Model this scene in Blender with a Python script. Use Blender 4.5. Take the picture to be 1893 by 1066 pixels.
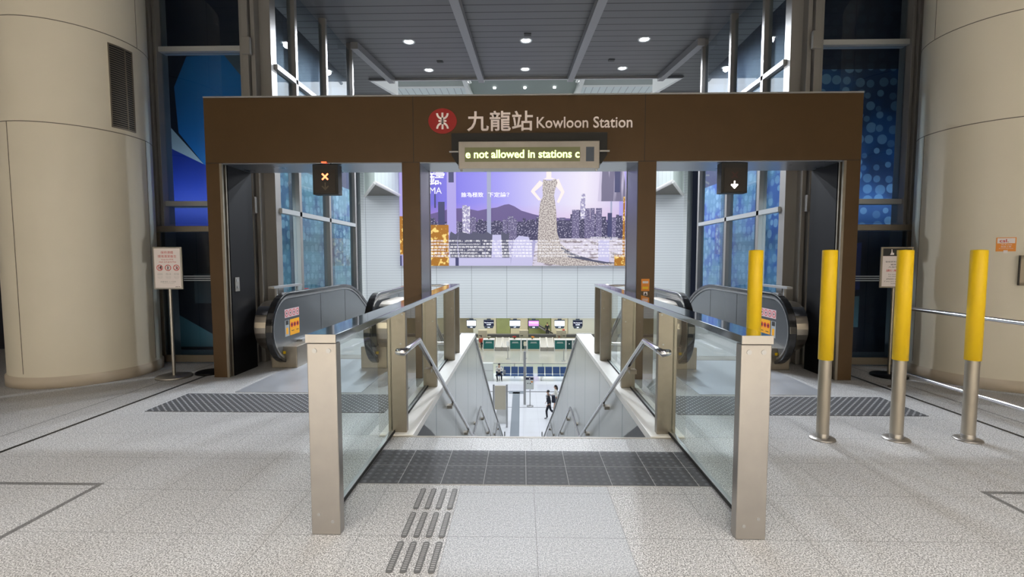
import bpy, bmesh, math, random
from math import sin, cos, pi, radians as R, sqrt
from mathutils import Vector, Matrix
random.seed(7)
SC = bpy.context.scene
COL = SC.collection
for o in list(bpy.data.objects): bpy.data.objects.remove(o)

# ------------------------------------------------------------------ camera
cam = bpy.data.cameras.new('camera')
cam.sensor_fit = 'HORIZONTAL'; cam.sensor_width = 36.0; cam.lens = 36.0*870/1893
cam.clip_start = .05; cam.clip_end = 300
camo = bpy.data.objects.new('camera', cam); COL.objects.link(camo)
PITCH, YAW, ROLL = .06363, .02104, -.00066
_r = Vector((cos(YAW), sin(YAW), 0)); _f = Vector((-sin(YAW)*cos(PITCH), cos(YAW)*cos(PITCH), -sin(PITCH))); _u = _r.cross(_f)
_R = _r*cos(ROLL)+_u*sin(ROLL); _U = _u*cos(ROLL)-_r*sin(ROLL)
camo.matrix_world = Matrix(((_R.x,_U.x,-_f.x,-.079),(_R.y,_U.y,-_f.y,0),(_R.z,_U.z,-_f.z,1.5),(0,0,0,1)))
SC.camera = camo

# ------------------------------------------------------------------ world, exposure
w = bpy.data.worlds.new('night'); SC.world = w; w.use_nodes = True
w.node_tree.nodes['Background'].inputs[0].default_value = (.35,.45,.75,1)
w.node_tree.nodes['Background'].inputs[1].default_value = .03
SC.view_settings.view_transform = 'Standard'; SC.view_settings.look = 'None'
SC.view_settings.exposure = 0.0; SC.view_settings.gamma = 1.0; SC.view_settings.use_curve_mapping = False

# ------------------------------------------------------------------ large lights
def area(name, loc, rot, sx, sy, e, col=(1,1,1)):
    l = bpy.data.lights.new(name, 'AREA'); l.shape = 'RECTANGLE'; l.size = sx; l.size_y = sy; l.energy = e; l.color = col
    o = bpy.data.objects.new(name, l); o.location = loc; o.rotation_euler = rot; COL.objects.link(o); return o
def spot(name, loc, e, col=(1,1,1), size=110, blend=.7, rad=.06, rot=(0,0,0)):
    l = bpy.data.lights.new(name, 'SPOT'); l.energy = e; l.color = col; l.spot_size = R(size); l.spot_blend = blend; l.shadow_soft_size = rad
    o = bpy.data.objects.new(name, l); o.location = loc; o.rotation_euler = rot; COL.objects.link(o); return o
def CZ(y): return 5.7+.12*(y-7.9)          # the sloping ceiling
COOL = (.86,.92,1); WARM = (1,.80,.58)
# unseen area lights added to brighten the atrium hall beyond the opening
area('hall_fill', (0,19,11.6), (0,0,0), 22, 7, 980, (.93,.97,1))
area('hall_fill', (0,31,11.6), (0,0,0), 26, 8, 2050, (.93,.97,1))
area('hall_fill', (0,42,11.6), (0,0,0), 26, 7, 1900, (.93,.97,1))
area('hall_side_fill', (-18.5,34,11.6), (0,R(-20),0), 6, 14, 1000, (.93,.97,1)); area('hall_side_fill', (18.5,34,11.6), (0,R(20),0), 6, 14, 1000, (.93,.97,1))  # added at both sides to brighten the walls and the green volumes
area('check_in_lamp', (0,50.5,-4.75), (0,0,0), 26, 3, 620, (1,.98,.88))
# downlights in the entrance ceiling
for ix in (-2.4, 0, 2.4):
    for iy in (9.9, 12.0): spot('ceiling_spot', (ix,iy,CZ(iy)-.05), 720, COOL, 156, .4)
for ix in (-7.2,-4.8,-2.4,0,2.4,4.8,7.2):  # unseen spots over and behind the viewer, added to light columns and portal
    for iy, e in ((1.5,40),(-.6,210),(-2.7,580),(-4.6,980)):
        spot('ceiling_spot', (ix,iy,CZ(iy)-.05), e, (1,.94,.87), 130)

# ------------------------------------------------------------------ materials
MATS = {}
def nodes_of(name):
    m = bpy.data.materials.new(name); m.use_nodes = True; MATS[name] = m
    nt = m.node_tree; return m, nt, nt.nodes['Principled BSDF']
def rgba(c): return (c[0],c[1],c[2],1)
def mat(name, c, rough=.5, metal=0, emit=0, noise=0, nscale=8, bump=0, coat=0, spec=None, aniso=0):
    m, nt, b = nodes_of(name)
    b.inputs['Base Color'].default_value = rgba(c); b.inputs['Roughness'].default_value = rough; b.inputs['Metallic'].default_value = metal
    if spec is not None: b.inputs['Specular IOR Level'].default_value = spec
    if coat: b.inputs['Coat Weight'].default_value = coat; b.inputs['Coat Roughness'].default_value = .08
    if emit: b.inputs['Emission Color'].default_value = rgba(c); b.inputs['Emission Strength'].default_value = emit
    if noise or bump:
        tc = nt.nodes.new('ShaderNodeTexCoord'); n = nt.nodes.new('ShaderNodeTexNoise'); n.inputs['Scale'].default_value = nscale; n.inputs['Detail'].default_value = 4
        nt.links.new(tc.outputs['Object'], n.inputs['Vector'])
        if noise:
            mx = nt.nodes.new('ShaderNodeMix'); mx.data_type = 'RGBA'
            mx.inputs[6].default_value = rgba([x*(1-noise) for x in c]); mx.inputs[7].default_value = rgba([min(1,x*(1+noise)) for x in c])
            nt.links.new(n.outputs['Fac'], mx.inputs[0]); nt.links.new(mx.outputs[2], b.inputs['Base Color'])
            if rough > .1:
                mr = nt.nodes.new('ShaderNodeMapRange'); mr.inputs[3].default_value = rough*.85; mr.inputs[4].default_value = rough*1.2
                nt.links.new(n.outputs['Fac'], mr.inputs[0]); nt.links.new(mr.outputs[0], b.inputs['Roughness'])
        if bump:
            bp = nt.nodes.new('ShaderNodeBump'); bp.inputs['Strength'].default_value = bump; bp.inputs['Distance'].default_value = .01
            nt.links.new(n.outputs['Fac'], bp.inputs['Height']); nt.links.new(bp.outputs[0], b.inputs['Normal'])
    return m
class NG:
    """small maths helper on a node tree"""
    def __init__(s, nt): s.nt = nt
    def v(s, x, sock):
        if isinstance(x, (int,float)): sock.default_value = x
        else: s.nt.links.new(x, sock)
    def m(s, op, a, b=0, c=0):
        n = s.nt.nodes.new('ShaderNodeMath'); n.operation = op; s.v(a, n.inputs[0]); s.v(b, n.inputs[1]); s.v(c, n.inputs[2]); return n.outputs[0]
    def xyz(s, coord='Object'):
        tc = s.nt.nodes.new('ShaderNodeTexCoord'); sp = s.nt.nodes.new('ShaderNodeSeparateXYZ'); s.nt.links.new(tc.outputs[coord], sp.inputs[0]); return sp.outputs
    def pos(s):
        g = s.nt.nodes.new('ShaderNodeNewGeometry'); sp = s.nt.nodes.new('ShaderNodeSeparateXYZ'); s.nt.links.new(g.outputs['Position'], sp.inputs[0]); return sp.outputs, g.outputs['Position']
    def seam(s, c, off, size, wdt):
        """1 on a seam every size, else 0"""
        f = s.m('FRACT', s.m('DIVIDE', s.m('SUBTRACT', c, off), size)); d = s.m('MINIMUM', f, s.m('SUBTRACT', 1, f)); return s.m('LESS_THAN', d, wdt/size/2)
    def rng(s, c, a, b): return s.m('MULTIPLY', s.m('GREATER_THAN', c, a), s.m('LESS_THAN', c, b))
    def mix(s, f, a, b):
        n = s.nt.nodes.new('ShaderNodeMix'); n.data_type = 'RGBA'; s.v(f, n.inputs[0])
        for x, i in ((a,6),(b,7)):
            if isinstance(x, tuple): n.inputs[i].default_value = rgba(x)
            else: s.nt.links.new(x, n.inputs[i])
        return n.outputs[2]
    def noise(s, vec, scale, detail=3):
        n = s.nt.nodes.new('ShaderNodeTexNoise'); n.inputs['Scale'].default_value = scale; n.inputs['Detail'].default_value = detail; s.nt.links.new(vec, n.inputs['Vector']); return n.outputs['Fac']
    def ramp(s, f, stops):
        n = s.nt.nodes.new('ShaderNodeValToRGB'); s.nt.links.new(f, n.inputs[0]); e = n.color_ramp.elements
        while len(e) < len(stops): e.new(.5)
        for k, (p, c) in enumerate(stops): e[k].position = p; e[k].color = rgba(c)
        return n.outputs[0]

def granite():
    m, nt, b = nodes_of('granite'); g = NG(nt); p, pv = g.pos()
    ax = g.m('ABSOLUTE', p[0])
    fine = g.noise(pv, 150, 2); mid = g.noise(pv, 60, 3); big = g.noise(pv, 1.3, 2)
    sp = g.ramp(fine, [(.34,(.06,.06,.062)),(.43,(.28,.28,.285)),(.52,(.50,.50,.505)),(.62,(.74,.74,.74))])
    sp = g.mix(g.m('MULTIPLY', g.ramp(mid, [(.40,(1,1,1)),(.50,(0,0,0))]), .42), sp, (.16,.16,.16))
    # bluish light along the middle of the floor, painted into the stone colour
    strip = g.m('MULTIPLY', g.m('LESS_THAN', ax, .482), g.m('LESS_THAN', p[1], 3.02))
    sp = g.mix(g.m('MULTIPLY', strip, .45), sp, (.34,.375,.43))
    sp = g.mix(g.m('MULTIPLY', big, .25), sp, (.33,.32,.30))
    s1 = g.m('MAXIMUM', g.seam(p[0], 0, .4815, .004), g.seam(p[1], 2.45, .4815, .004))
    s2 = g.m('MULTIPLY', g.rng(ax, 2.872, 2.908), g.m('LESS_THAN', p[1], 3.0))
    s3 = g.m('MULTIPLY', g.rng(p[1], 2.975, 3.01), g.m('GREATER_THAN', ax, 2.872))
    s4 = g.rng(ax, 4.115, 4.155); s5 = g.rng(ax, 4.48, 4.495)
    c = g.mix(g.m('MULTIPLY', s1, .55), sp, (.10,.10,.10))
    c = g.mix(g.m('MULTIPLY', g.m('MAXIMUM', s2, s3), .75), c, (.07,.07,.07))
    c = g.mix(g.m('MAXIMUM', s4, g.m('MULTIPLY', s5, .6)), c, (.012,.012,.012))
    nt.links.new(c, b.inputs['Base Color']); b.inputs['Roughness'].default_value = .46; b.inputs['Specular IOR Level'].default_value = .28
    return m
def studded(name, base, dot, size, offx, offy, rad, tile=None, rough=.65, diag=False):
    m, nt, b = nodes_of(name); g = NG(nt); p, pv = g.pos()
    x = g.m('SUBTRACT', p[0], offx); y = g.m('SUBTRACT', p[1], offy)
    if diag: x, y = g.m('MULTIPLY', g.m('ADD', x, y), .7071), g.m('MULTIPLY', g.m('SUBTRACT', x, y), .7071)
    fx = g.m('SUBTRACT', g.m('FRACT', g.m('DIVIDE', x, size)), .5); fy = g.m('SUBTRACT', g.m('FRACT', g.m('DIVIDE', y, size)), .5)
    d = g.m('SQRT', g.m('ADD', g.m('MULTIPLY', fx, fx), g.m('MULTIPLY', fy, fy)))
    on = g.m('SUBTRACT', 1, g.m('SMOOTH_MIN', 1, g.m('MULTIPLY', g.m('GREATER_THAN', d, rad), 1), 0))
    ns = g.noise(pv, 60, 3)
    c = g.mix(g.m('MULTIPLY', ns, .4), base, tuple(v*.5 for v in base))
    c = g.mix(on, c, dot)
    if tile: c = g.mix(g.m('MULTIPLY', g.m('MAXIMUM', g.seam(p[0], -.05, tile, .004), g.seam(p[1], 3.03, tile, .004)), .8), c, (.42,.42,.42))
    nt.links.new(c, b.inputs['Base Color']); b.inputs['Roughness'].default_value = rough
    h = g.m('SUBTRACT', 1, g.m('MINIMUM', 1, g.m('MULTIPLY', d, 1/rad/1.2)))
    bp = nt.nodes.new('ShaderNodeBump'); bp.inputs['Strength'].default_value = .8; bp.inputs['Distance'].default_value = .006
    nt.links.new(h, bp.inputs['Height']); nt.links.new(bp.outputs[0], b.inputs['Normal'])
    return m
def ceiling_planks():
    m, nt, b = nodes_of('ceiling_planks'); g = NG(nt); p, pv = g.pos()
    s = g.seam(p[1], 8.14, .315, .034); s2 = g.seam(p[0], .6, 2.36, .012)
    f = g.noise(pv, .9, 2)
    c = g.mix(f, (.085,.084,.088), (.125,.123,.124))
    c = g.mix(s, c, (.006,.006,.006)); nt.links.new(c, b.inputs['Base Color'])
    b.inputs['Roughness'].default_value = .42; b.inputs['Metallic'].default_value = .1; b.inputs['Specular IOR Level'].default_value = .3
    return m
def lined(name, base, line, dz, wz, fx, offx, ax=0, rough=.5, k=.5):
    m, nt, b = nodes_of(name); g = NG(nt); p, pv = g.pos()
    c = g.mix(g.m('MULTIPLY', g.seam(p[2], 0, dz, wz), k), base, line)
    if fx: c = g.mix(g.m('MULTIPLY', g.seam(p[ax], offx, fx, .05), .8), c, (.30,.32,.34))
    nt.links.new(c, b.inputs['Base Color']); b.inputs['Roughness'].default_value = rough
    return m
def tiled(name, base, line, s, wd, rough, k=.5, spec=.5):
    m, nt, b = nodes_of(name); g = NG(nt); p, pv = g.pos()
    n = g.noise(pv, .6, 2)
    far = g.m('MULTIPLY', g.m('GREATER_THAN', p[1], 38.5), .8)
    c = g.mix(far, base, (.52,.50,.38))
    c = g.mix(g.m('MULTIPLY', n, .2), c, tuple(v*.85 for v in base))
    c = g.mix(g.m('MULTIPLY', g.m('MAXIMUM', g.seam(p[0], 0, s, wd), g.seam(p[1], 0, s, wd)), k), c, line)
    nt.links.new(c, b.inputs['Base Color']); b.inputs['Roughness'].default_value = rough; b.inputs['Specular IOR Level'].default_value = spec
    return m
def glass(name, tint=(.9,.97,.95), refl=1.0, ior=1.45, rough=0.0):
    m = bpy.data.materials.new(name); m.use_nodes = True; nt = m.node_tree; nt.nodes.clear(); MATS[name] = m
    o = nt.nodes.new('ShaderNodeOutputMaterial'); t = nt.nodes.new('ShaderNodeBsdfTransparent'); gl = nt.nodes.new('ShaderNodeBsdfGlossy')
    fr = nt.nodes.new('ShaderNodeFresnel'); mx = nt.nodes.new('ShaderNodeMixShader'); mu = nt.nodes.new('ShaderNodeMath'); mu.operation = 'MULTIPLY'
    t.inputs[0].default_value = rgba(tint); gl.inputs['Roughness'].default_value = rough; fr.inputs[0].default_value = ior; mu.inputs[1].default_value = refl
    ge = nt.nodes.new('ShaderNodeNewGeometry'); m3 = nt.nodes.new('ShaderNodeMath'); m3.operation = 'SUBTRACT'; m3.inputs[0].default_value = 1; nt.links.new(ge.outputs['Backfacing'], m3.inputs[1])
    m4 = nt.nodes.new('ShaderNodeMath'); m4.operation = 'MULTIPLY'; nt.links.new(fr.outputs[0], m4.inputs[0]); nt.links.new(m3.outputs[0], m4.inputs[1]); nt.links.new(m4.outputs[0], mu.inputs[0]); nt.links.new(mu.outputs[0], mx.inputs[0]); nt.links.new(t.outputs[0], mx.inputs[1]); nt.links.new(gl.outputs[0], mx.inputs[2]); nt.links.new(mx.outputs[0], o.inputs[0])
    return m
def bubbles(name, c0, c1, c2, scale, axes, lo=2.4, hi=5.0, dark=(), zr=(0,3.1)):
    """printed hoarding graphic: blue field with pale round dots"""
    m, nt, b = nodes_of(name); g = NG(nt); p, pv = g.pos()
    cmb = nt.nodes.new('ShaderNodeCombineXYZ'); nt.links.new(p[axes[0]], cmb.inputs[0]); nt.links.new(p[2], cmb.inputs[1])
    vo = nt.nodes.new('ShaderNodeTexVoronoi'); vo.voronoi_dimensions = '2D'; vo.inputs['Scale'].default_value = scale; vo.inputs['Randomness'].default_value = .55
    nt.links.new(cmb.outputs[0], vo.inputs['Vector'])
    sepc = nt.nodes.new('ShaderNodeSeparateColor'); nt.links.new(vo.outputs['Color'], sepc.inputs[0])
    disc = g.m('LESS_THAN', vo.outputs['Distance'], g.m('MULTIPLY_ADD', sepc.outputs[0], .22, .22))
    nb = g.noise(cmb.outputs[0], 1.6, 2); hz = g.m('DIVIDE', g.m('SUBTRACT', p[2], lo), hi-lo)
    base = g.mix(g.ramp(nb, [(.42,(0,0,0)),(.58,(1,1,1))]), c0, c1)
    bd = g.noise(cmb.outputs[0], .8, 1)
    base = g.mix(g.m('MULTIPLY', disc, g.m('MULTIPLY_ADD', sepc.outputs[1], .5, .25)), base, c2)
    base = g.mix(g.m('MULTIPLY', g.m('SUBTRACT', 1, g.rng(p[2], zr[0], zr[1])), .92), base, (.006,.009,.02))
    for d0, d1 in dark: base = g.mix(g.m('MULTIPLY', g.rng(p[axes[0]], d0, d1), .85), base, (.02,.03,.05))
    nt.links.new(base, b.inputs['Base Color']); b.inputs['Roughness'].default_value = .6
    return m

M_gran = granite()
M_tact = studded('tactile_tile', (.058,.06,.066), (.085,.088,.096), .056, -.05, 3.03, .30, tile=.285)
M_mat = studded('studded_strip', (.062,.064,.07), (.50,.51,.52), .047, 0, 0, .19, diag=True)
M_comb = mat('comb_plate', (.52,.54,.58), .32, .55, noise=.12, nscale=3)
M_ceil = ceiling_planks()
M_beamc = mat('ceiling_beam', (.27,.265,.27), .5, .3)
M_cream = mat('cream_panel', (.70,.645,.53), .48, 0, noise=.05, nscale=1.5)
M_creamd = mat('cream_base', (.50,.43,.34), .5, 0, noise=.08, nscale=4)
M_seam = mat('seam_dark', (.16,.14,.11), .8)
M_brown = mat('bronze_panel', (.085,.047,.018), .42, .35, noise=.10, nscale=5)
M_black = mat('black_panel', (.006,.006,.007), .5, 0, spec=.15)
M_vblack = mat('black_housing', (.008,.008,.008), .5)
M_dsteel = mat('soffit_steel', (.34,.38,.46), .28, .9, noise=.08, nscale=3)
M_steel = mat('brushed_steel', (.40,.375,.345), .36, .88, noise=.10, nscale=9)
M_steelw = mat('warm_steel', (.31,.275,.225), .36, .85, noise=.12, nscale=14)
M_cap = mat('polished_cap', (.50,.52,.55), .07, 1)
M_chrome = mat('chrome_tube', (.72,.72,.74), .16, 1)
M_drum = mat('drum_steel', (.62,.57,.50), .3, 1)
M_gsteel = mat('grey_steel', (.42,.42,.42), .4, .7, noise=.08)
M_rubber = mat('rubber', (.012,.012,.013), .22, 0, coat=.5)
M_rubm = mat('matt_rubber', (.02,.02,.02), .8)
M_espan = mat('escalator_panel', (.20,.21,.22), .22, .6)
M_glass = glass('clear_glass', (.945,.985,.97), 1.0)
M_fglass = glass('facade_glass', (.84,.90,.94), 1.1, 1.5)
M_dglass = glass('door_glass', (.62,.66,.68), 1.0, 1.5)
M_mull = mat('mullion_metal', (.25,.24,.23), .42, .45)
M_mulw = mat('transom_metal', (.36,.37,.37), .4, .35)
M_dframe = mat('door_frame_metal', (.24,.205,.16), .42, .6)
M_yel = mat('yellow_sleeve', (.92,.60,.004), .45)
M_white = mat('white_paint', (.80,.80,.78), .5)
M_ledge = mat('white_ledge', (.74,.72,.68), .35, noise=.06, nscale=6)
M_wall = lined('ribbed_wall', (.72,.75,.78), (.50,.53,.57), .26, .06, 3.62, -1.63, 0, .45, .55)
M_wally = lined('ribbed_wall_side', (.72,.75,.76), (.52,.55,.58), .26, .06, 0, 0, 1, .45, .55)
M_pan = lined('stair_wall_panel', (.55,.56,.54), (.45,.46,.45), 50, .01, 1.52, 5.12-1.52, 1, .27, .6)
MATS['stair_wall_panel'].node_tree.nodes['Principled BSDF'].inputs['Metallic'].default_value = .35
M_green = lined('pale_green_panel', (.66,.74,.70), (.4,.45,.43), 60, .01, 1.2, 0, 1, .4, .5)
M_hfloor = tiled('hall_floor_tile', (.70,.71,.75), (.5,.5,.55), .9, .025, .12, .35)
M_skirt = mat('dark_stone', (.10,.10,.105), .5, noise=.2, nscale=30)
M_red = mat('sign_red', (.55,.02,.02), .5)
M_logo = mat('emblem_red', (.33,.014,.012), .4)
M_lett = mat('ivory_letter', (.95,.84,.80), .5)
M_paper = mat('paper_white', (.82,.75,.74), .55)
M_ink = mat('ink_black', (.02,.02,.02), .6)
M_grey = mat('grey_print', (.30,.30,.30), .6)
M_or = mat('orange_print', (.80,.27,.02), .5)
M_teal = mat('teal_laminate', (.006,.12,.105), .4)
M_teald = mat('dark_teal_laminate', (.004,.045,.045), .4)
M_blue = mat('seat_blue', (.015,.055,.17), .45)
M_beige = mat('beige_panel', (.52,.47,.36), .5)
M_olive = mat('olive_glass', (.30,.34,.16), .35, noise=.3, nscale=.8)
M_creamp = mat('cream_wall', (.66,.62,.47), .5)
M_led = mat('led_text', (.80,1,.36), .5, emit=2.2)
M_ledbg = mat('led_window', (.19,.20,.10), .35)
M_cross = mat('lit_red_cross', (1,.24,.10), .5, emit=3.0)
M_crossoff = mat('unlit_red_cross', (.05,.012,.01), .5)
M_arrow = mat('lit_white_arrow', (1,.97,.9), .5, emit=2.6)
M_arroff = mat('unlit_arrow', (.11,.09,.06), .5)
M_redlamp = mat('red_lamp', (1,.10,.03), .5, emit=2.4)
M_dlight = mat('lamp_lens', (.92,.96,1), .5, emit=6)
M_scrw = mat('screen_white', (.82,.90,1), .5, emit=1.5)
M_scrp = mat('screen_purple', (.60,.25,.75), .5, emit=1.0)
M_scrd = mat('screen_navy', (.008,.012,.05), .4)
M_scrt = mat('screen_text', (.85,.9,1), .5, emit=1.3)
M_mount = mat('monitor_grey', (.07,.09,.12), .5)
M_pipe = mat('pipe_white', (.62,.64,.60), .45)
M_roof = lined('roof_panel', (.62,.68,.68), (.3,.33,.33), 60, .01, .45, 0, 0, .6, .8)
M_duct = mat('roof_duct', (.20,.24,.21), .6)
M_navy = mat('hoarding_navy', (.006,.009,.02), .6)
M_hoardR = bubbles('hoarding_dots', (.006,.025,.07), (.008,.06,.17), (.15,.28,.38), 5.5, (0,), zr=(2.0,4.42))
M_hoardLs = bubbles('hoarding_teal', (.04,.09,.15), (.08,.17,.19), (.20,.31,.34), 5.5, (1,), dark=((8.12,8.5),(9.5,9.95)))
M_hoardRs = bubbles('hoarding_azure', (.02,.07,.24), (.07,.17,.25), (.19,.31,.41), 5.5, (1,), dark=((8.35,8.6),(9.7,9.95)))
M_skin = mat('skin', (.52,.31,.21), .5); M_hair = mat('hair_black', (.012,.009,.008), .5); M_hairb = mat('hair_brown', (.10,.04,.02), .5)
M_suit = mat('navy_cloth', (.010,.012,.022), .8); M_wcloth = mat('white_cloth', (.70,.68,.62), .8); M_gcloth = mat('grey_cloth', (.20,.22,.25), .8)
M_rcloth = mat('red_cloth', (.55,.05,.03), .8); M_shoe = mat('black_leather', (.01,.01,.01), .4)
M_pack = mat('backpack_navy', (.012,.015,.03), .8); M_leaf = mat('leaf_green', (.03,.12,.03), .6); M_pot = mat('pot_brown', (.25,.12,.06), .6)

# ------------------------------------------------------------------ mesh builder
class MB:
    def __init__(s): s.v = []; s.f = []; s.m = []; s.sm = []; s.cur = 0; s.smooth = False
    def add(s, vs, fs, smooth=None):
        n = len(s.v); s.v += [tuple(p) for p in vs]
        for f in fs: s.f.append([i+n for i in f]); s.m.append(s.cur); s.sm.append(s.smooth if smooth is None else smooth)
        return s
    def box(s, x0, x1, y0, y1, z0, z1):
        if x0>x1: x0,x1=x1,x0
        if y0>y1: y0,y1=y1,y0
        if z0>z1: z0,z1=z1,z0
        return s.add([(x0,y0,z0),(x1,y0,z0),(x1,y1,z0),(x0,y1,z0),(x0,y0,z1),(x1,y0,z1),(x1,y1,z1),(x0,y1,z1)],
              [(3,2,1,0),(4,5,6,7),(0,1,5,4),(1,2,6,5),(2,3,7,6),(3,0,4,7)])
    def prism(s, poly, ax, a, b):
        """polygon in the other two axes (order kept), pushed along axis ax from a to b"""
        def P(q, t):
            if ax == 0: return (t,q[0],q[1])
            if ax == 1: return (q[0],t,q[1])
            return (q[0],q[1],t)
        n = len(poly); vs = [P(q,a) for q in poly]+[P(q,b) for q in poly]
        fs = [list(range(n)), list(range(2*n-1,n-1,-1))]+[(i,i+n,(i+1)%n+n,(i+1)%n) for i in range(n)]
        return s.add(vs, fs, False)
    def flat(s, poly, y):
        """a flat printed shape in x,z facing the viewer side (-y)"""
        return s.add([(x,y,z) for x,z in poly], [list(range(len(poly)))], False)
    def rect(s, x0, x1, z0, z1, y): return s.flat([(x0,z0),(x1,z0),(x1,z1),(x0,z1)], y)
    def disc(s, cx, cz, r, y, n=20, rz=None): rz = rz or r; return s.flat([(cx+r*cos(2*pi*i/n), cz+rz*sin(2*pi*i/n)) for i in range(n)], y)
    def ring(s, cx, cz, r0, r1, y, n=24):
        vs = []; fs = []
        for i in range(n):
            a = 2*pi*i/n; vs += [(cx+r0*cos(a),y,cz+r0*sin(a)),(cx+r1*cos(a),y,cz+r1*sin(a))]; j = (i+1)%n; fs.append((2*i,2*i+1,2*j+1,2*j))
        return s.add(vs, fs, False)
    def tube(s, path, r, n=10, caps=True, ry=None):
        path = [Vector(p) for p in path]; N = len(path); rings = []
        rr = r if isinstance(r, (list,tuple)) else [r]*N
        t0 = (path[1]-path[0]).normalized(); ref = Vector((0,0,1)) if abs(t0.z) < .9 else Vector((1,0,0))
        u = t0.cross(ref).normalized()
        for i in range(N):
            if i == 0: t = path[1]-path[0]
            elif i == N-1: t = path[-1]-path[-2]
            else: t = (path[i]-path[i-1]).normalized()+(path[i+1]-path[i]).normalized()
            t.normalize(); u = (u-t*u.dot(t)).normalized(); v = t.cross(u)
            k = 1.0
            if 0 < i < N-1:
                c = (path[i]-path[i-1]).normalized().dot(t); k = min(1/max(c,.3), 1.6)
            rings.append([path[i]+(u*cos(2*pi*j/n)+v*sin(2*pi*j/n))*rr[i]*(1 if k<1.02 else 1+(k-1)*.5) for j in range(n)])
        vs = [p for q in rings for p in q]; fs = []
        for i in range(N-1):
            for j in range(n): a = i*n+j; b = i*n+(j+1)%n; fs.append((a,b,b+n,a+n))
        s.add(vs, fs, True)
        if caps: s.add(rings[0], [list(range(n-1,-1,-1))], False); s.add(rings[-1], [list(range(n))], False)
        return s
    def cyl(s, x, y, z0, z1, r, n=24, r1=None): return s.tube([(x,y,z0),(x,y,z1)], [r, r if r1 is None else r1], n)
    def lathe(s, cx, cy, prof, n=24, a0=0, a1=2*pi):
        full = abs(a1-a0-2*pi) < 1e-6; k = n if full else n+1; vs = []; fs = []
        for r, z in prof:
            for j in range(k): a = a0+(a1-a0)*j/n; vs.append((cx+r*cos(a), cy+r*sin(a), z))
        for i in range(len(prof)-1):
            for j in range(n): a = i*k+j; b = i*k+(j+1)%k; fs.append((a,b,b+k,a+k))
        return s.add(vs, fs, True)
    def ball(s, c, rx, ry=None, rz=None, n=12, m=8):
        ry = ry or rx; rz = rz or rx; vs = [(c[0],c[1],c[2]-rz)]; fs = []
        for i in range(1,m):
            a = -pi/2+pi*i/m
            for j in range(n): b = 2*pi*j/n; vs.append((c[0]+rx*cos(a)*cos(b), c[1]+ry*cos(a)*sin(b), c[2]+rz*sin(a)))
        vs.append((c[0],c[1],c[2]+rz)); T = len(vs)-1
        for j in range(n): fs.append((0,1+(j+1)%n,1+j)); fs.append((T,1+(m-2)*n+j,1+(m-2)*n+(j+1)%n))
        for i in range(m-2):
            for j in range(n): a = 1+i*n+j; b = 1+i*n+(j+1)%n; fs.append((a,b,b+n,a+n))
        return s.add(vs, fs, True)
    def band(s, path, x0, x1, h):
        """strip of thickness h outside a path in y,z, between x0 and x1"""
        N = len(path); ins = []; out = []
        for i in range(N):
            a = path[max(i-1,0)]; b = path[min(i+1,N-1)]; d = Vector((b[0]-a[0], b[1]-a[1])).normalized(); n = Vector((-d.y, d.x))
            ins.append((path[i][0], path[i][1])); out.append((path[i][0]+n.x*h, path[i][1]+n.y*h))
        vs = []; fs = []
        for q, o in zip(ins, out): vs += [(x0,q[0],q[1]),(x1,q[0],q[1]),(x1,o[0],o[1]),(x0,o[0],o[1])]
        for i in range(N-1):
            for k in range(4): a = 4*i+k; b = 4*i+(k+1)%4; fs.append((a,b,b+4,a+4))
        fs += [(3,2,1,0), (4*N-4,4*N-3,4*N-2,4*N-1)]
        return s.add(vs, fs, False)
    def text(s, body, x0, x1, z0, z1, y, depth=.0, bold=0, keep=False):
        """lettering fitted into a rectangle facing -y"""
        cu = bpy.data.curves.new('t', 'FONT'); cu.body = body; cu.resolution_u = 3; cu.offset = bold; cu.align_x = 'LEFT'
        if depth: cu.extrude = .02
        o = bpy.data.objects.new('t', cu); COL.objects.link(o); bpy.context.view_layer.update()
        me = bpy.data.meshes.new_from_object(o.evaluated_get(bpy.context.evaluated_depsgraph_get()))
        vs = [v.co.copy() for v in me.vertices]; fs = [list(p.vertices) for p in me.polygons]
        bpy.data.objects.remove(o); bpy.data.curves.remove(cu); bpy.data.meshes.remove(me)
        if not vs: return s
        ax = min(v.x for v in vs); bx = max(v.x for v in vs); az = min(v.y for v in vs); bz = max(v.y for v in vs)
        kx = (x1-x0)/(bx-ax); kz = (z1-z0)/max(bz-az,1e-6)
        if keep: kx = kz = min(kx,kz)
        cx = (x0+x1)/2
        return s.add([(cx+(v.x-(ax+bx)/2)*kx, y-(depth if v.z > 0 else 0), z0+(v.y-az)*kz) for v in vs], fs, False)
    def build(s, name, mats, parent=None, local=False, bevel=0, label=None):
        me = bpy.data.meshes.new(name)
        org = Vector((0,0,0))
        if parent is not None:
            if not local: org = world_of(parent)
        elif s.v and not local:
            xs = [p[0] for p in s.v]; ys = [p[1] for p in s.v]; zs = [p[2] for p in s.v]
            org = Vector(((min(xs)+max(xs))/2, (min(ys)+max(ys))/2, min(zs)))
        me.from_pydata([tuple(Vector(p)-org) for p in s.v], [], s.f)
        if not isinstance(mats, (list,tuple)): mats = [mats]
        for q in mats: me.materials.append(q)
        me.polygons.foreach_set('material_index', s.m); me.polygons.foreach_set('use_smooth', s.sm)
        bm = bmesh.new(); bm.from_mesh(me); bmesh.ops.recalc_face_normals(bm, faces=[f for f in bm.faces if len(f.edges) and any(len(e.link_faces) > 1 for e in f.edges)])
        for f in bm.faces:
            if all(len(e.link_faces) == 1 for e in f.edges) and f.normal.y > .5: f.normal_flip()
        bm.to_mesh(me); bm.free(); me.update()
        o = bpy.data.objects.new(name, me); COL.objects.link(o)
        if parent is not None: o.parent = parent
        elif not local: o.location = org
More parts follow.
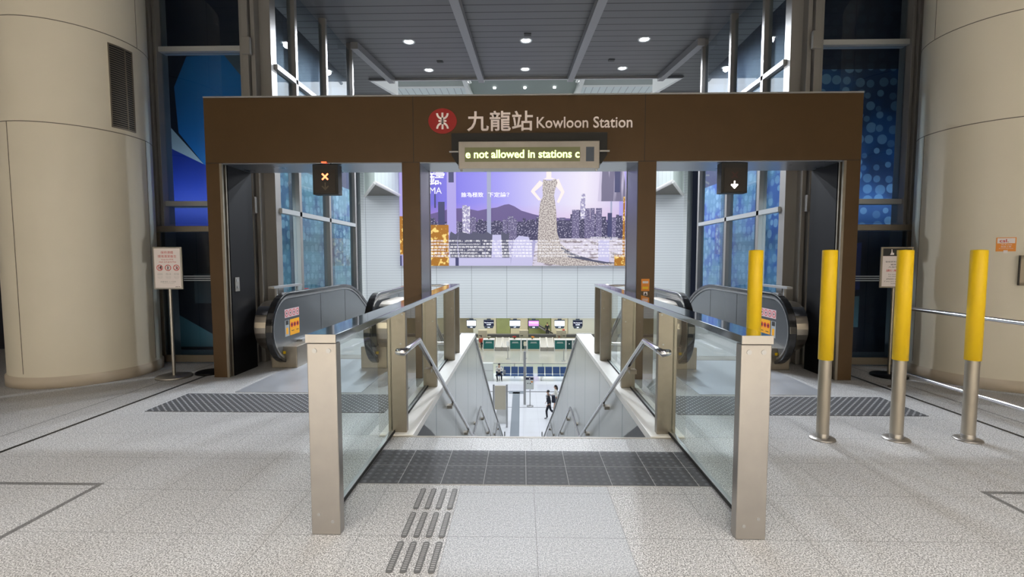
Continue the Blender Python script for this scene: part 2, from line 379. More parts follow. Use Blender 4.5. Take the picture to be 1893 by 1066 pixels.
        if bevel:
            bv = o.modifiers.new('bevel', 'BEVEL'); bv.width = bevel; bv.segments = 2; bv.limit_method = 'ANGLE'
        if label: o['label'] = label
        return o
def world_of(o):
    v = Vector(o.location)
    while o.parent is not None: o = o.parent; v = v+Vector(o.location)
    return v
def thing(name, label, cat, loc=(0,0,0), rz=0, group=None):
    o = bpy.data.objects.new(name, None); o.empty_display_size = .1; COL.objects.link(o); o.location = loc; o.rotation_euler = (0,0,rz)
    o['label'] = label; o['category'] = cat
    if group: o['group'] = group
    return o
def tag(o, label, cat, group=None):
    o['label'] = label; o['category'] = cat
    if group: o['group'] = group
    return o
def struct(o, label=None):
    o['kind'] = 'structure'
    if label: o['label'] = label
    return o
def sroot(name, loc=(0,0,0)):
    o = bpy.data.objects.new(name, None); COL.objects.link(o); o.location = loc; o['kind'] = 'structure'; return o
def copy_tree(o, loc=None, parent=None):
    c = o.copy(); COL.objects.link(c); c.parent = parent
    if loc is not None: c.location = loc
    for ch in [q for q in bpy.data.objects if q.parent == o]: copy_tree(ch, None, c)
    return c
def rrect(x0, x1, z0, z1, r, n=5):
    pts = []
    for cx, cz, a in ((x1-r,z0+r,-90),(x1-r,z1-r,0),(x0+r,z1-r,90),(x0+r,z0+r,180)):
        for i in range(n+1): t = R(a+90*i/n); pts.append((cx+r*cos(t), cz+r*sin(t)))
    return pts

# ================================================================== THE SETTING
# floors
b = MB()
b.box(-14,14,-6,3.88,-.45,0)
for sx in (-1,1):
    b.box(sx*1.285,sx*1.72,3.88,7.55,-.45,0); b.box(sx*1.72,sx*3.72,3.88,6.95,-.45,0); b.box(sx*3.72,sx*14,3.88,11.0,-.45,0)
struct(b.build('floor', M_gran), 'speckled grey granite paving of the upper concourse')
struct(MB().box(-24,24,8,60,-8.3,-8).build('floor_hall', M_hfloor), 'shiny pale tiled floor of the hall below')
b = MB(); b.box(-.72,-.22,22.0,33.0,-8,-7.992); b.box(-1.0,.06,32.6,33.3,-8,-7.992)
struct(b.build('floor_guide_strip', mat('guide_strip', (.22,.25,.28), .5)), 'grey tactile guide strip on hall floor')
b = MB(); b.box(-10,10,33.05,33.2,-8,-7.994); b.box(-10,10,29.55,29.6,-8,-7.994)
struct(b.build('floor_joint', M_skirt), 'dark joint lines across hall floor')
# tactile tiles at the top of the stairs, studded strips before the escalators
struct(MB().box(-1.168,1.168,3.03,3.585,0,.004).build('floor_tactile_tiles', M_tact), 'dark grey tactile tiles before the stairs')
for sx, nm in ((-1,'left'),(1,'right')):
    struct(MB().box(sx*1.42,sx*3.79,4.47,5.08,0,.004).build('floor_studded_strip_'+nm, M_mat), 'black studded strip before the '+nm+' escalator')
# tactile guide bars in front of the stairs: four columns, four rows
bar = MB(); bar.prism(rrect(-.0165,.0165,-.125,.125,.0145), 2, .0, .005)
bar.cur = 1
for k in range(14): bar.box(-.0095,.0095,-.105+k*.016,-.100+k*.016,.005,.0062)
bar = bar.build('tactile_bar', [mat('bar_steel', (.13,.13,.13), .6, .2), mat('bar_rib', (.36,.36,.36), .55, .2)], local=True)
first = True
cn = ('leftmost','second from left','third from left','rightmost'); rn = ('in the row nearest the dark tactile tiles','in the second row from the dark tiles','in the bottom row at the frame edge')
for r_ in range(3):
    for c_ in range(4):
        o = bar if first else bar.copy()
        if not first: COL.objects.link(o)
        first = False
        o.location = (-.717+.068*c_, 2.845-.288*r_, 0)
        tag(o, 'ribbed metal tactile bar, %s %s' % (cn[c_], rn[r_]), 'tactile bar', 'tactile bars set in the paving')
# ceiling: a sloping plank ceiling, its wings and its ribs
def slab(x0, x1, y0, y1, t=.25, dz=0):
    return [(x0,y0,CZ(y0)+dz),(x1,y0,CZ(y0)+dz),(x1,y1,CZ(y1)+dz),(x0,y1,CZ(y1)+dz),(x0,y0,CZ(y0)+t+dz),(x1,y0,CZ(y0)+t+dz),(x1,y1,CZ(y1)+t+dz),(x0,y1,CZ(y1)+t+dz)]
BF = [(3,2,1,0),(4,5,6,7),(0,1,5,4),(1,2,6,5),(2,3,7,6),(3,0,4,7)]
b = MB(); b.add(slab(-14,14,-6,12.8), BF); b.add(slab(-14,-4.1,12.8,17), BF); b.add(slab(4.1,14,12.8,17), BF)
struct(b.build('ceiling', M_ceil), 'grey metal plank ceiling sloping up towards the atrium')
for i, x in enumerate((-3.53,-1.15,1.19,3.55)):
    b = MB(); b.add(slab(x-.075,x+.075,-6 if abs(x)<2 else 9.9,12.78,.14,-.14), BF)
    struct(b.build('trim_%d' % (i+1), M_beamc), 'grey ceiling rib')
b = MB(); b.add(slab(-4.15,4.15,12.78,12.86,.25,-.06), BF)
struct(b.build('trim_5', M_gsteel), 'steel edge of the plank ceiling')
for sx, k in ((-1,6),(1,7)):
    b = MB(); b.add([(sx*4.12,12.86,CZ(12.86)-.03),(sx*3.88,14.7,CZ(14.7)-.03),(sx*3.88,14.7,9.5),(sx*4.12,12.86,9.5),(sx*4.2,12.86,CZ(12.86)-.03),(sx*3.98,14.8,CZ(14.7)-.03),(sx*3.98,14.8,9.5),(sx*4.2,12.86,9.5)], BF)
    b.box(sx*3.9,sx*14,14.7,14.8,CZ(14.7)-.05,9.5)
    struct(b.build('trim_%d' % k, M_white), 'white fascia of the atrium opening')

# columns
def column(sx, name):
    r = sroot(name, (sx*5.74,5.99,0))
    b = MB(); b.lathe(sx*5.74,5.99,[(.755,0.12),(.755,7)],64); b.build('shaft', M_cream, r)
    b = MB(); b.lathe(sx*5.74,5.99,[(.0,0),(.775,0),(.775,.115),(.745,.14),(.745,.16)],64); b.build('base', M_creamd, r)
    for z in (3.03,4.17): b = MB(); b.lathe(sx*5.74,5.99,[(.7555,z),(.7565,z+.002),(.7565,z+.008),(.7555,z+.01)],64); b.build('panel_joint', M_seam, r)
    for a in (((7,4.18,7),(13,.17,3.03),(-97,.17,3.03)) if sx<0 else ((174,4.18,7),(167,.17,3.03),(-83,.17,3.03))):
        t = R(a[0]); x = sx*5.74+.757*cos(t); y = 5.99+.757*sin(t); b = MB(); b.tube([(x,y,a[1]),(x,y,a[2])], .0035, 4); b.build('panel_joint', M_seam, r)
    return r
colL = column(-1, 'column_left'); colR = column(1, 'column_right')
struct(colL, 'cream round column at left'); struct(colR, 'cream round column at right')
# louvred vent in the left column
b = MB(); b.smooth = True
def arc_strip(b, cx, cy, r0, r1, a0, a1, z0, z1, n=8):
    vs = []; fs = []
    for j in range(n+1):
        t = R(a0+(a1-a0)*j/n)
        vs += [(cx+r0*cos(t),cy+r0*sin(t),z0),(cx+r1*cos(t),cy+r1*sin(t),z0),(cx+r1*cos(t),cy+r1*sin(t),z1),(cx+r0*cos(t),cy+r0*sin(t),z1)]
    for j in range(n):
        for k in range(4): a = 4*j+k; c = 4*j+(k+1)%4; fs.append((a,c,c+4,a+4))
    fs += [(3,2,1,0),(4*n,4*n+1,4*n+2,4*n+3)]
    return b.add(vs, fs, False)
vent = thing('louvred_vent', 'dark louvred air vent set into the cream column at left', 'vent', (-5.04,5.85,3.1))
A0, A1 = -21.5, -1.3
b = MB(); arc_strip(b,-5.74,5.99,.74,.758,A0,A1,3.10,4.07); b.build('backing', M_vblack, vent)
b = MB()
for z in (3.09,4.065): arc_strip(b,-5.74,5.99,.75,.768,A0-.8,A1+.8,z,z+.018)
for a in (A0-.8,A1,(A0+A1)/2+3): arc_strip(b,-5.74,5.99,.75,.768,a,a+.8,3.1,4.07,2)
b.build('frame', M_dframe, vent)
b = MB()
for k in range(36): arc_strip(b,-5.74,5.99,.752,.765,A0,A1,3.12+k*.0262,3.129+k*.0262,6)
b.build('louvre', M_dframe, vent)

# facades: glazing with mullions, transoms, door, and blue hoardings behind
def facade(sx, nwin, ndoor):
    side = 'left' if sx<0 else 'right'
    r = sroot('window_%d' % nwin, (sx*5,6.8,0)); r['label'] = 'glazed screen facing the concourse, '+side
    def bx(x0,x1,*a): return MB().box(sx*x0, sx*x1, *a)
    TOP = CZ(6.8)
    b = MB(); b.box(sx*3.80,sx*3.86,6.68,6.92,0,TOP); b.box(sx*3.875,sx*3.965,6.64,6.92,0,TOP); b.box(sx*3.98,sx*4.03,6.70,6.92,0,TOP)
    for z in (2.27,4.45,): b.box(sx*3.83,sx*3.95,6.60,6.66,z-.13,z+.10)
    b.build('mullion', M_mull, r, bevel=.006)
    b = MB(); b.box(sx*5.20,sx*5.245,6.68,6.9,0,TOP); b.box(sx*5.255,sx*5.34,6.64,6.9,0,TOP); b.build('mullion', M_mull, r, bevel=.005)
    b = MB(); b.box(sx*7.3,sx*7.44,6.68,6.9,0,TOP); b.build('mullion', M_mull, r)
    for z0, z1 in ((2.255,2.325),(4.41,4.48)):
        b = MB(); b.box(sx*4.03,sx*5.2,6.72,6.86,z0,z1); b.box(sx*5.34,sx*9,6.72,6.86,z0,z1); b.build('transom', M_mulw, r)
    for x0, x1 in ((4.03,5.2),(5.34,7.3)):
        for z0, z1 in ((2.0 if x0<5 else 0,2.255),(2.325,4.41),(4.48,TOP)): bx(x0,x1,6.78,6.80,z0,z1).build('pane', M_fglass, r)
    # door
    d = sroot('door_%d' % ndoor, (sx*4.7,6.6,0)); d['label'] = 'bronze framed glass door beside the '+side+' column'
    b = MB(); b.box(sx*5.30,sx*5.40,6.56,6.66,0,1.96); b.box(sx*3.98,sx*5.30,6.56,6.66,1.88,1.96); b.box(sx*3.98,sx*4.06,6.56,6.66,0,1.88); b.build('door_frame', M_dframe, d, bevel=.004)
    b = MB(); b.box(sx*4.06,sx*5.24,6.585,6.63,.02,.12); b.box(sx*5.20,sx*5.27,6.585,6.63,.02,1.87); b.build('door_rail', M_dframe, d)
    MB().box(sx*4.06,sx*5.2,6.60,6.615,.12,1.87).build('pane', M_dglass, d)
    b = MB()
    for z in (1.245,1.215,1.185): b.box(sx*4.1,sx*4.95,6.596,6.599,z,z+.014)
    b.build('frosted_stripe', mat('frosted_'+side, (.45,.5,.55), .6), d)
    # glazing along the escalator
    r2 = sroot('window_%d' % (nwin+1), (sx*3.65,8.4,-1)); r2['label'] = 'glazed screen along the '+side+' escalator'
    for y in (7.5,8.66,10.0): MB().box(sx*3.60,sx*3.72,y-.04,y+.04,-1.5,CZ(y)).build('mullion', M_mull, r2, bevel=.005)
    MB().box(sx*3.64,sx*3.80,6.80,6.95,-1,CZ(6.9)).build('mullion', M_mull, r2)
    for z in (2.205,4.26): MB().box(sx*3.60,sx*3.70,6.9,9.98,z-.035,z+.035).build('transom', M_mulw, r2)
    for ya, yb in ((6.95,7.46),(7.54,8.62),(8.70,9.96)):
        for z0, z1 in ((-1.5,2.17),(2.24,4.225),(4.295,CZ(ya))): MB().box(sx*3.665,sx*3.68,ya,yb,z0,z1).build('pane', M_fglass, r2)
    # hoardings
    struct(MB().box(sx*4.18,sx*13,7.6,7.68,0,CZ(7.6)).build('wall_hoarding_'+side, M_navy if sx<0 else M_hoardR), 'blue printed hoarding behind the glass')
    struct(MB().box(sx*4.1,sx*4.18,6.97,11.3,-1.5,CZ(6.97)).build('wall_hoarding_side_'+side, M_hoardLs if sx<0 else M_hoardRs), 'blue and teal printed hoarding behind the side glass')
    area('hoarding_fill', (sx*5.2,7.05,2.36), (R(118),0,0) , 2.0, .12, 13, (.6,.75,1)); area('hoarding_fill', (sx*4.7,7.05,.15), (R(150),0,0) , 1.2, .12, 4, (.7,.85,1))  # unseen fill lights added between glass and hoarding to brighten the print
    area('hoarding_fill', (sx*3.90,9.2,-1.2), (R(180),R(-sx*10),0), .3, 3.2, 46, (.85,.97,1)); area('hoarding_fill', (sx*3.86,7.0,1.3), (R(90),0,R(-sx*8)), .12, 2.2, 7, (.85,.97,1))
facade(-1,1,1); facade(1,3,2)
# pale triangles in the left hoarding print, seen high behind the glass
b = MB()
b.cur = 2; b.flat([(-5.42,4.71),(-4.3,4.76),(-4.2,2.5),(-5.05,2.79),(-5.21,3.02),(-5.60,3.52),(-5.64,4.24)],7.598); b.flat([(-5.95,4.67),(-5.80,4.67),(-5.84,3.91),(-5.98,3.99)],7.598)
b.cur = 3; b.flat([(-5.75,3.28),(-5.21,3.02),(-4.2,2.6),(-4.2,2.4),(-5.8,2.4)],7.597); b.flat([(-5.8,2.32),(-4.2,2.32),(-4.2,2.03),(-5.8,2.03)],7.597)
b.cur = 0; b.flat([(-5.73,3.61),(-5.21,3.02),(-5.75,3.28)],7.595); b.cur = 4; b.flat([(-4.84,4.76),(-4.46,4.29),(-4.2,4.0),(-4.2,4.76)],7.595)
b.cur = 1; b.flat([(-5.8,.62),(-5.0,.16),(-4.3,.12),(-4.3,.05),(-5.8,.05)],7.594); b.cur = 4; b.flat([(-5.45,1.25),(-4.3,1.25),(-4.3,.77),(-5.45,.77)],7.5945)
o = struct(b.build('wall_hoarding_print', [mat('print_pale',(.42,.50,.50),.6), mat('print_teal',(.10,.24,.27),.6), mat('print_cobalt',(.008,.16,.42),.6), mat('print_ultramarine',(.008,.03,.26),.6), mat('print_slate',(.08,.11,.13),.6)]))
b = MB(); b.flat([(5.3,1.75),(4.1,1.55),(4.1,1.0),(5.3,1.0)],7.595); b.cur = 1; b.flat([(5.3,.9),(4.1,.80),(4.1,.4),(5.3,.4)],7.595)
struct(b.build('wall_hoarding_print', [mat('print_blue',(.02,.05,.22),.6), MATS['print_teal']]))

# enclosing walls behind and beside the viewer
struct(MB().box(-14,14,-6.1,-6,0,5).build('wall_back', M_cream)); struct(MB().box(-14.1,-14,-6,7.6,0,6).build('wall_left', M_cream)); struct(MB().box(14,14.1,-6,7.6,0,6).build('wall_right', M_cream))
# the atrium beyond
W_ = MB(); W_.box(-16.28,16.28,48.3,48.8,-4.65,12.5); struct(W_.build('wall_front', M_wall), 'ribbed white wall carrying the lit advertisement')
for sx, nm in ((-1,'left'),(1,'right')):
    b = MB(); b.add([(sx*16.28,48.3,-8),(sx*22,62,-8),(sx*22,62,12.5),(sx*16.28,48.3,12.5),(sx*16.5,48.0,-8),(sx*16.5,48.0,12.5)], [(0,1,2,3),(0,3,5,4)])
    struct(b.build('wall_hall_corner_'+nm, M_wally))
    struct(MB().box(sx*16.28,sx*16.38,48.3,56,-8,-4.65).build('wall_checkin_'+nm, M_wally))
    b = MB(); b.prism([(sx*12.55,40.1),(sx*12.55,48.29),(sx*16.2,48.29),(sx*19.0,55)], 2, 7.9, 12.5)
    b.m[0] = 1  # the underside face takes the darker second material
    struct(b.build('ceiling_soffit_'+nm, [M_green, mat('soffit_underside_'+nm, (.15,.145,.13), .6)]), 'pale green panelled volume with a white lower edge')
    b = MB()
    for p, q in (((sx*12.50,40.0),(sx*12.50,48.25)),((sx*12.50,40.0),(sx*19.0,54.9))):
        b.tube([(p[0],p[1],7.9),(q[0],q[1],7.9)], .17, 4)
    struct(b.build('trim_soffit_'+nm, M_white))
    struct(MB().box(sx*23,sx*23.2,8,60,-8,12.5).build('wall_hall_'+nm, M_wally))
    # slab edge under the escalator and glass side
    struct(MB().box(sx*3.72,sx*14,10.9,11.0,-8,0).build('wall_below_'+nm, M_white))
b = MB(); b.box(-24,24,12.8,60,12.5,12.6); struct(b.build('ceiling_atrium', M_roof), 'pale panelled atrium roof')
b = MB(); b.box(-3.3,3.3,13,48,12.2,12.5); struct(b.build('ceiling_duct', M_duct))
b = MB()
for sx in (-1,1): b.box(sx*3.3,sx*3.6,13,48,11.9,12.45)
for y in (22,29.0,33,38.5,44): b.box(-8.5,-3.6,y,y+.3,11.85,12.2); b.box(8.5,3.6,y,y+.3,11.85,12.2)
for sx in (-1,1):
    for y in (26,29,32,35): b.tube([(sx*3.4,y,12.0),(sx*3.0,y+1.2,11.4),(sx*3.4,y+2.4,12.0)], .07, 6)
struct(b.build('ceiling_truss', M_pipe), 'white steel beams under the atrium roof')
for i, (x, y) in enumerate(((-1.8,30.2),(.1,30.2),(1.95,30.2))):
    tag(MB().cyl(x,y,12.12,12.2,.09,12).build('roof_lamp', M_dlight), 'small bright roof lamp in the atrium, %s of three' % ('left','middle','right')[i], 'lamp', 'roof lamps in the atrium')
struct(MB().box(-16.2,16.2,48.8,56,-4.65,-4.5).build('ceiling_checkin', M_white)); struct(MB().box(-17,17,56,56.2,-8,-4.5).build('wall_checkin_back', M_creamp))

# ---- stair shaft
LEDGE_Y = 9.25
def flight_profile():
    pts = [(3.88,0)]; y, z = 3.88, 0
    runs = ((17,-2.57,8.4,10.0),(17,-5.3,14.8,16.75),(17,-8.0,21.6,21.6)); yy = 3.88
    for n, zt, ye, yl in runs:
        dy = (ye-yy)/n; dz = (z-zt)/n
        for k in range(n): z -= dz; pts.append((yy,z)); yy += dy; pts.append((yy,z))
        yy = yl; z = zt; pts.append((yy,z))
    return pts
prof = flight_profile()
b = MB(); b.prism(prof+[(21.6,-8.3),(20,-8.3),(3.88,-.6)], 0, -1.03, 1.03)
struct(b.build('floor_stairs', M_gran), 'stone staircase with two landings going down to the hall')
b = MB(); b.box(-1.285,1.285,3.855,3.885,-.10,.0025); struct(b.build('trim_8', mat('nosing', (.33,.30,.26), .5)), 'worn nosing at the top of the stairs')
for sx, nm in ((-1,'left'),(1,'right')):
    poly = [(3.88,-.06),(9.3,-.06),(15.79,-3.72),(23.5,-7.66),(23.5,-8),(3.88,-8)]
    struct(MB().prism(poly,0,sx*1.03,sx*1.28).build('wall_stair_'+nm, M_pan), 'satin metal stair wall, '+nm)
    b = MB(); b.box(sx*1.0,sx*1.285,3.88,LEDGE_Y,-.058,.012); struct(b.build('trim_ledge_'+nm, M_ledge, bevel=.004), 'white stone ledge, '+nm)
    b = MB(); b.band([(9.25,-.03),(15.79,-3.69),(23.5,-7.63)], sx*1.0, sx*1.30, .035); b.box(sx*1.0,sx*1.30,LEDGE_Y,LEDGE_Y+.04,-.06,.02)
    struct(b.build('trim_capping_'+nm, M_gsteel))
    sk = [(3.88,-.06),(4.35,-.06),(8.5,-2.42),(10.05,-2.42),(14.85,-5.15),(16.8,-5.15),(21.7,-7.85),(21.7,-8),(3.88,-8)]
    struct(MB().prism(sk,0,sx*1.012,sx*1.03).build('baseboard_stair_'+nm, M_skirt), 'dark stone skirting of the stairs')

# ================================================================== THINGS
# ---- glass balustrades
def screw_disc(b, x, y, z, r=.013): b.tube([(x,y,z),(x,y-.003,z)], r, 12)
def balustrade(sx, side):
    r = thing('glass_balustrade', 'brushed steel and glass balustrade along the %s of the stair opening' % side, 'balustrade', (sx*1.14,2.45,0), 0, 'balustrades of the stair opening')
    ys = (2.45,3.93,5.36,6.80)
    for i, y in enumerate(ys):
        p = MB().box(sx*1.064,sx*1.222,y,y+.062,0 if i<1 else .012,1.052).build('post', M_steel if i<1 else M_steelw, r, bevel=.005)
        for x, z, q in (((1.105,1.012,.013),(1.18,1.012,.013),(1.105,.075,.009),(1.18,.115,.009)) if i == 0 else ((1.09,1.03,.008),(1.105,.78,.007))):
            b = MB(); screw_disc(b, sx*x, y, z, q); b.build('screw', M_gsteel, p)
    MB().box(sx*1.064,sx*1.222,7.34,7.40,.012,1.052).build('post', M_steelw, r, bevel=.004)
    for a, c in ((2.512,3.93),(3.992,5.36),(5.422,6.80),(6.862,7.34)):
        MB().box(sx*1.186,sx*1.198,a,c,.03,1.052).build('glass_panel', M_glass, r)
    b = MB(); b.box(sx*1.172,sx*1.214,2.512,7.34,.0,.026); b.build('floor_channel', M_gsteel, r)
    b = MB(); b.box(sx*1.166,sx*1.172,2.512,7.34,.012,.034); b.build('gasket', M_rubm, r)
    MB().box(sx*1.062,sx*1.224,2.447,7.43,1.058,1.10).build('top_rail', [M_cap], r, bevel=.003)
    MB().box(sx*1.062,sx*1.224,2.441,2.447,1.056,1.10).build('end_plate', M_steel, r)
    return r
balustrade(-1,'left'); balustrade(1,'right')
for sx, side in ((-1,'left'),(1,'right')):
    b = MB(); b.tube([(sx*1.23,7.38,1.075),(sx*1.70,7.38,1.075),(sx*1.70,7.38,.0)], .022, 10); b.tube([(sx*1.23,7.38,.16),(sx*1.70,7.38,.16)], .022, 10)
    tag(b.build('guard_rail', M_chrome), 'short steel tube rail closing the gap between %s balustrade and escalator' % side, 'rail')

# ---- stair handrails
def stair_rail(sx, side):
    X = .965
    r = thing('stair_handrail', 'steel tube handrail fixed to the %s stair wall' % side, 'handrail', (sx*X,3.45,.8), 0, 'stair handrails')
    path = [(sx*1.02,3.50,.80),(sx*X,3.47,.80),(sx*X,3.62,.80),(sx*X,3.99,.80),(sx*X,8.35,-1.73),(sx*X,9.97,-1.70),(sx*X,14.78,-4.45),(sx*X,16.78,-4.45),(sx*X,21.5,-7.12),(sx*X,22.0,-7.12)]
    MB().tube(path, .024, 14).build('tube', M_chrome, r)
    for y, z in ((4.55,.46),(5.9,-.33),(7.6,-1.32),(9.2,-1.73),(10.8,-2.19),(12.5,-3.17),(14.2,-4.13),(15.8,-4.47),(17.6,-4.95),(19.5,-6.02),(21.2,-6.97)):
        b = MB(); b.box(sx*X,sx*1.03,y-.045,y+.045,z-.075,z-.035); b.box(sx*(X-.01),sx*(X+.01),y-.02,y+.02,z-.04,z-.01); b.build('bracket', M_steelw, r)
stair_rail(-1,'left'); stair_rail(1,'right')

# ---- the bronze portal
portal = thing('station_portal', 'bronze clad entrance portal with three openings and white station lettering', 'portal', (0,6.1,0))
YA, YB = 5.80, 6.41
ZT, ZB = 3.456, 2.673
MB().box(-3.974,3.974,YA,YB,ZB,ZT).build('beam', M_brown, portal, bevel=.004)
for x in (-1.40,1.40): MB().box(x-.003,x+.003,YA-.002,YA+.01,ZB,ZT).build('panel_joint', M_vblack, portal)
for a, c in ((-3.974,-3.76),(3.76,3.974),(-1.546,-1.328),(1.328,1.546)): MB().box(a,c,YA-.0015,YA+.01,ZB-.004,ZB+.002).build('panel_joint', M_vblack, portal)
MB().box(-3.974,3.974,YA-.004,YB+.004,ZT,ZT+.018).build('top_flashing', M_gsteel, portal)
for sx in (-1,1):
    q = MB().box(sx*3.806,sx*3.974,YA,YB,0,ZB).build('leg', M_brown, portal, bevel=.003)
    MB().box(sx*3.762,sx*3.806,YA+.09,YB,0,ZB).build('inner_panel', M_black, q)
    b = MB(); b.box(sx*3.776,sx*3.806,YA,YA+.03,0,ZB); b.box(sx*3.765,sx*3.806,YA+.055,YA+.075,0,ZB); b.build('steel_strip', M_steelw, q)
    q = MB().box(sx*1.328,sx*1.546,YA,YB-.02,0,ZB).build('leg', M_brown, portal, bevel=.003)
    b = MB(); b.box(sx*1.324,sx*1.328,YA+.02,YB-.03,0,ZB); b.box(sx*1.546,sx*1.55,YA+.02,YB-.03,0,ZB); b.box(sx*1.318,sx*1.40,YB-.03,YB,0,ZB); b.build('side_panel', mat('side_panel_%d'%sx, (.16,.16,.19), .3, .7), q)
for a, c in ((-3.80,-1.55),(-1.324,1.324),(1.55,3.80)): MB().box(a,c,YA+.01,YB,ZB-.012,ZB-.001).build('soffit', M_dsteel, portal)
# emblem and lettering
b = MB(); b.prism([(-1.04+.172*cos(2*pi*i/40), 3.158+.150*sin(2*pi*i/40)) for i in range(40)], 1, YA-.012, YA-.001)
em = b.build('emblem', M_logo, portal)
b = MB(); cx, cz, k = -1.04, 3.158, .042
b.box(cx-.012,cx+.012,YA-.017,YA-.011,cz-.098,cz+.098)
b.box(cx-.048,cx+.048,YA-.017,YA-.011,cz-.010,cz+.010)
for s_ in (1,-1):
    pts = []
    for i in range(13): t = pi*i/12; pts.append((cx+.076*cos(t)*1.0, cz+s_*(.092-.078*sin(t))))
    inn = []
    for i in range(13): t = pi*i/12; inn.append((cx+.052*cos(t), cz+s_*(.092-.054*sin(t))))
    for i in range(12):
        b.add([(pts[i][0],YA-.017,pts[i][1]),(pts[i+1][0],YA-.017,pts[i+1][1]),(inn[i+1][0],YA-.017,inn[i+1][1]),(inn[i][0],YA-.017,inn[i][1])], [(0,1,2,3)])
b.build('symbol', M_lett, em)
b = MB(); b.text('九龍站', -.742, .052, 3.035, 3.275, YA-.001, .012, .012); b.build('lettering', M_lett, portal)
b = MB(); b.text('Kowloon Station', .098, 1.245, 3.068, 3.20, YA-.001, .012, .008); b.build('lettering', M_lett, portal)

# ---- LED display
led = thing('led_display', 'steel cased scrolling text display hung under the portal lettering', 'display', (0,5.6,2.53))
b = MB(); b.prism([(-.915,2.98),(.925,2.98),(.925,2.72),(.86,2.62),(-.85,2.62),(-.915,2.72)],1,5.66,5.794); b.build('bracket', M_vblack, led)
MB().box(-.812,.812,5.50,5.66,2.535,2.845).build('housing', M_steel, led, bevel=.006)
MB().box(-.738,.588,5.497,5.502,2.612,2.775).build('screen', M_ledbg, led)
MB().text('e not allowed in stations c', -.728, .580, 2.652, 2.745, 5.494, 0, .018).build('lettering', M_led, led)
MB().box(.655,.748,5.497,5.502,2.612,2.775).build('sensor_window', M_mount, led)
for q in ((-.79,-.77,5.52,5.56,2.51,2.535),(.77,.79,5.52,5.56,2.51,2.535),(-.93,-.81,5.58,5.60,2.74,2.755),(.81,.94,5.58,5.60,2.74,2.755)): MB().box(*q).build('catch', M_gsteel, led)

# ---- lane signals
def lane_signal(x, label, cross_on):
    r = thing('lane_signal', label, 'signal', (x,5.9,2.29), 0, 'lane signals over the escalators')
    MB().box(x-.158,x+.158,5.82,5.95,2.29,2.655).build('housing', M_vblack, r, bevel=.004)
    b = MB(); b.box(x-.125,x+.125,5.814,5.82,2.31,2.59); b.build('face', mat('signal_face_%d'%int(x*10), (.016,.010,.007), .35), r)
    b = MB(); cz = 2.505
    for a in (45,-45):
        t = R(a); dx, dz = .052*cos(t), .052*sin(t); nx, nz = -.010*sin(t), .010*cos(t)
        b.flat([(x-dx-nx,cz-dz-nz),(x+dx-nx,cz+dz-nz),(x+dx+nx,cz+dz+nz),(x-dx+nx,cz-dz+nz)], 5.812 if a>0 else 5.811)
    b.build('cross', M_cross if cross_on else M_crossoff, r)
    b = MB(); cz = 2.39
    b.rect(x-.008,x+.008,cz-.03,cz+.045,5.812)
    b.flat([(x,cz-.052),(x+.046,cz-.004),(x+.034,cz+.008),(x,cz-.026),(x-.034,cz+.008),(x-.046,cz-.004)],5.8115)
    if not cross_on: b.flat([(x,cz-.05),(x+.042,cz+.006),(x-.042,cz+.006)],5.8113)
    b.build('arrow', M_arroff if cross_on else M_arrow, r)
    if cross_on: MB().box(x-.03,x+.03,5.785,5.794,2.668,2.682).build('indicator_lamp', M_redlamp, r)
lane_signal(-2.50, 'black hanging lane signal showing a lit red cross', True)
lane_signal(2.49, 'black hanging lane signal showing a lit white down arrow', False)
# small things on the portal legs
r = thing('information_sticker', 'brown and yellow notice sticker on the right inner portal leg', 'sticker', (1.44,5.8,1.05))
MB().box(1.385,1.485,5.796,5.799,1.10,1.25).build('plate', M_or, r)
b = MB(); b.box(1.40,1.47,5.793,5.796,1.125,1.155); b.build('yellow_band', M_yel, r)
b = MB(); b.rect(1.40,1.47,1.195,1.222,5.7945); b.text('INFO', 1.40,1.47,1.20,1.218,5.793); b.build('print', [M_paper], r)
b = MB(); b.box(1.415,1.462,5.796,5.799,1.045,1.09); b.build('lower_plate', M_paper, r)
b = MB(); b.flat([(1.42,1.05),(1.457,1.05),(1.4385,1.085)],5.7945); b.build('warning_triangle', M_ink, r)
for sx, side in ((-1,'left'),(1,'right')):
    r = thing('key_switch', 'small steel key switch plate on the black inner face of the %s portal leg' % side, 'switch', (sx*3.76,6.0,1.1))
    MB().box(sx*3.754,sx*3.7612,5.955,6.045,1.08,1.26).build('plate', M_steel, r)
    b = MB(); b.box(sx*3.750,sx*3.754,5.985,6.015,1.20,1.235); b.box(sx*3.748,sx*3.754,5.99,6.01,1.12,1.15); b.build('key_slot', M_grey, r)

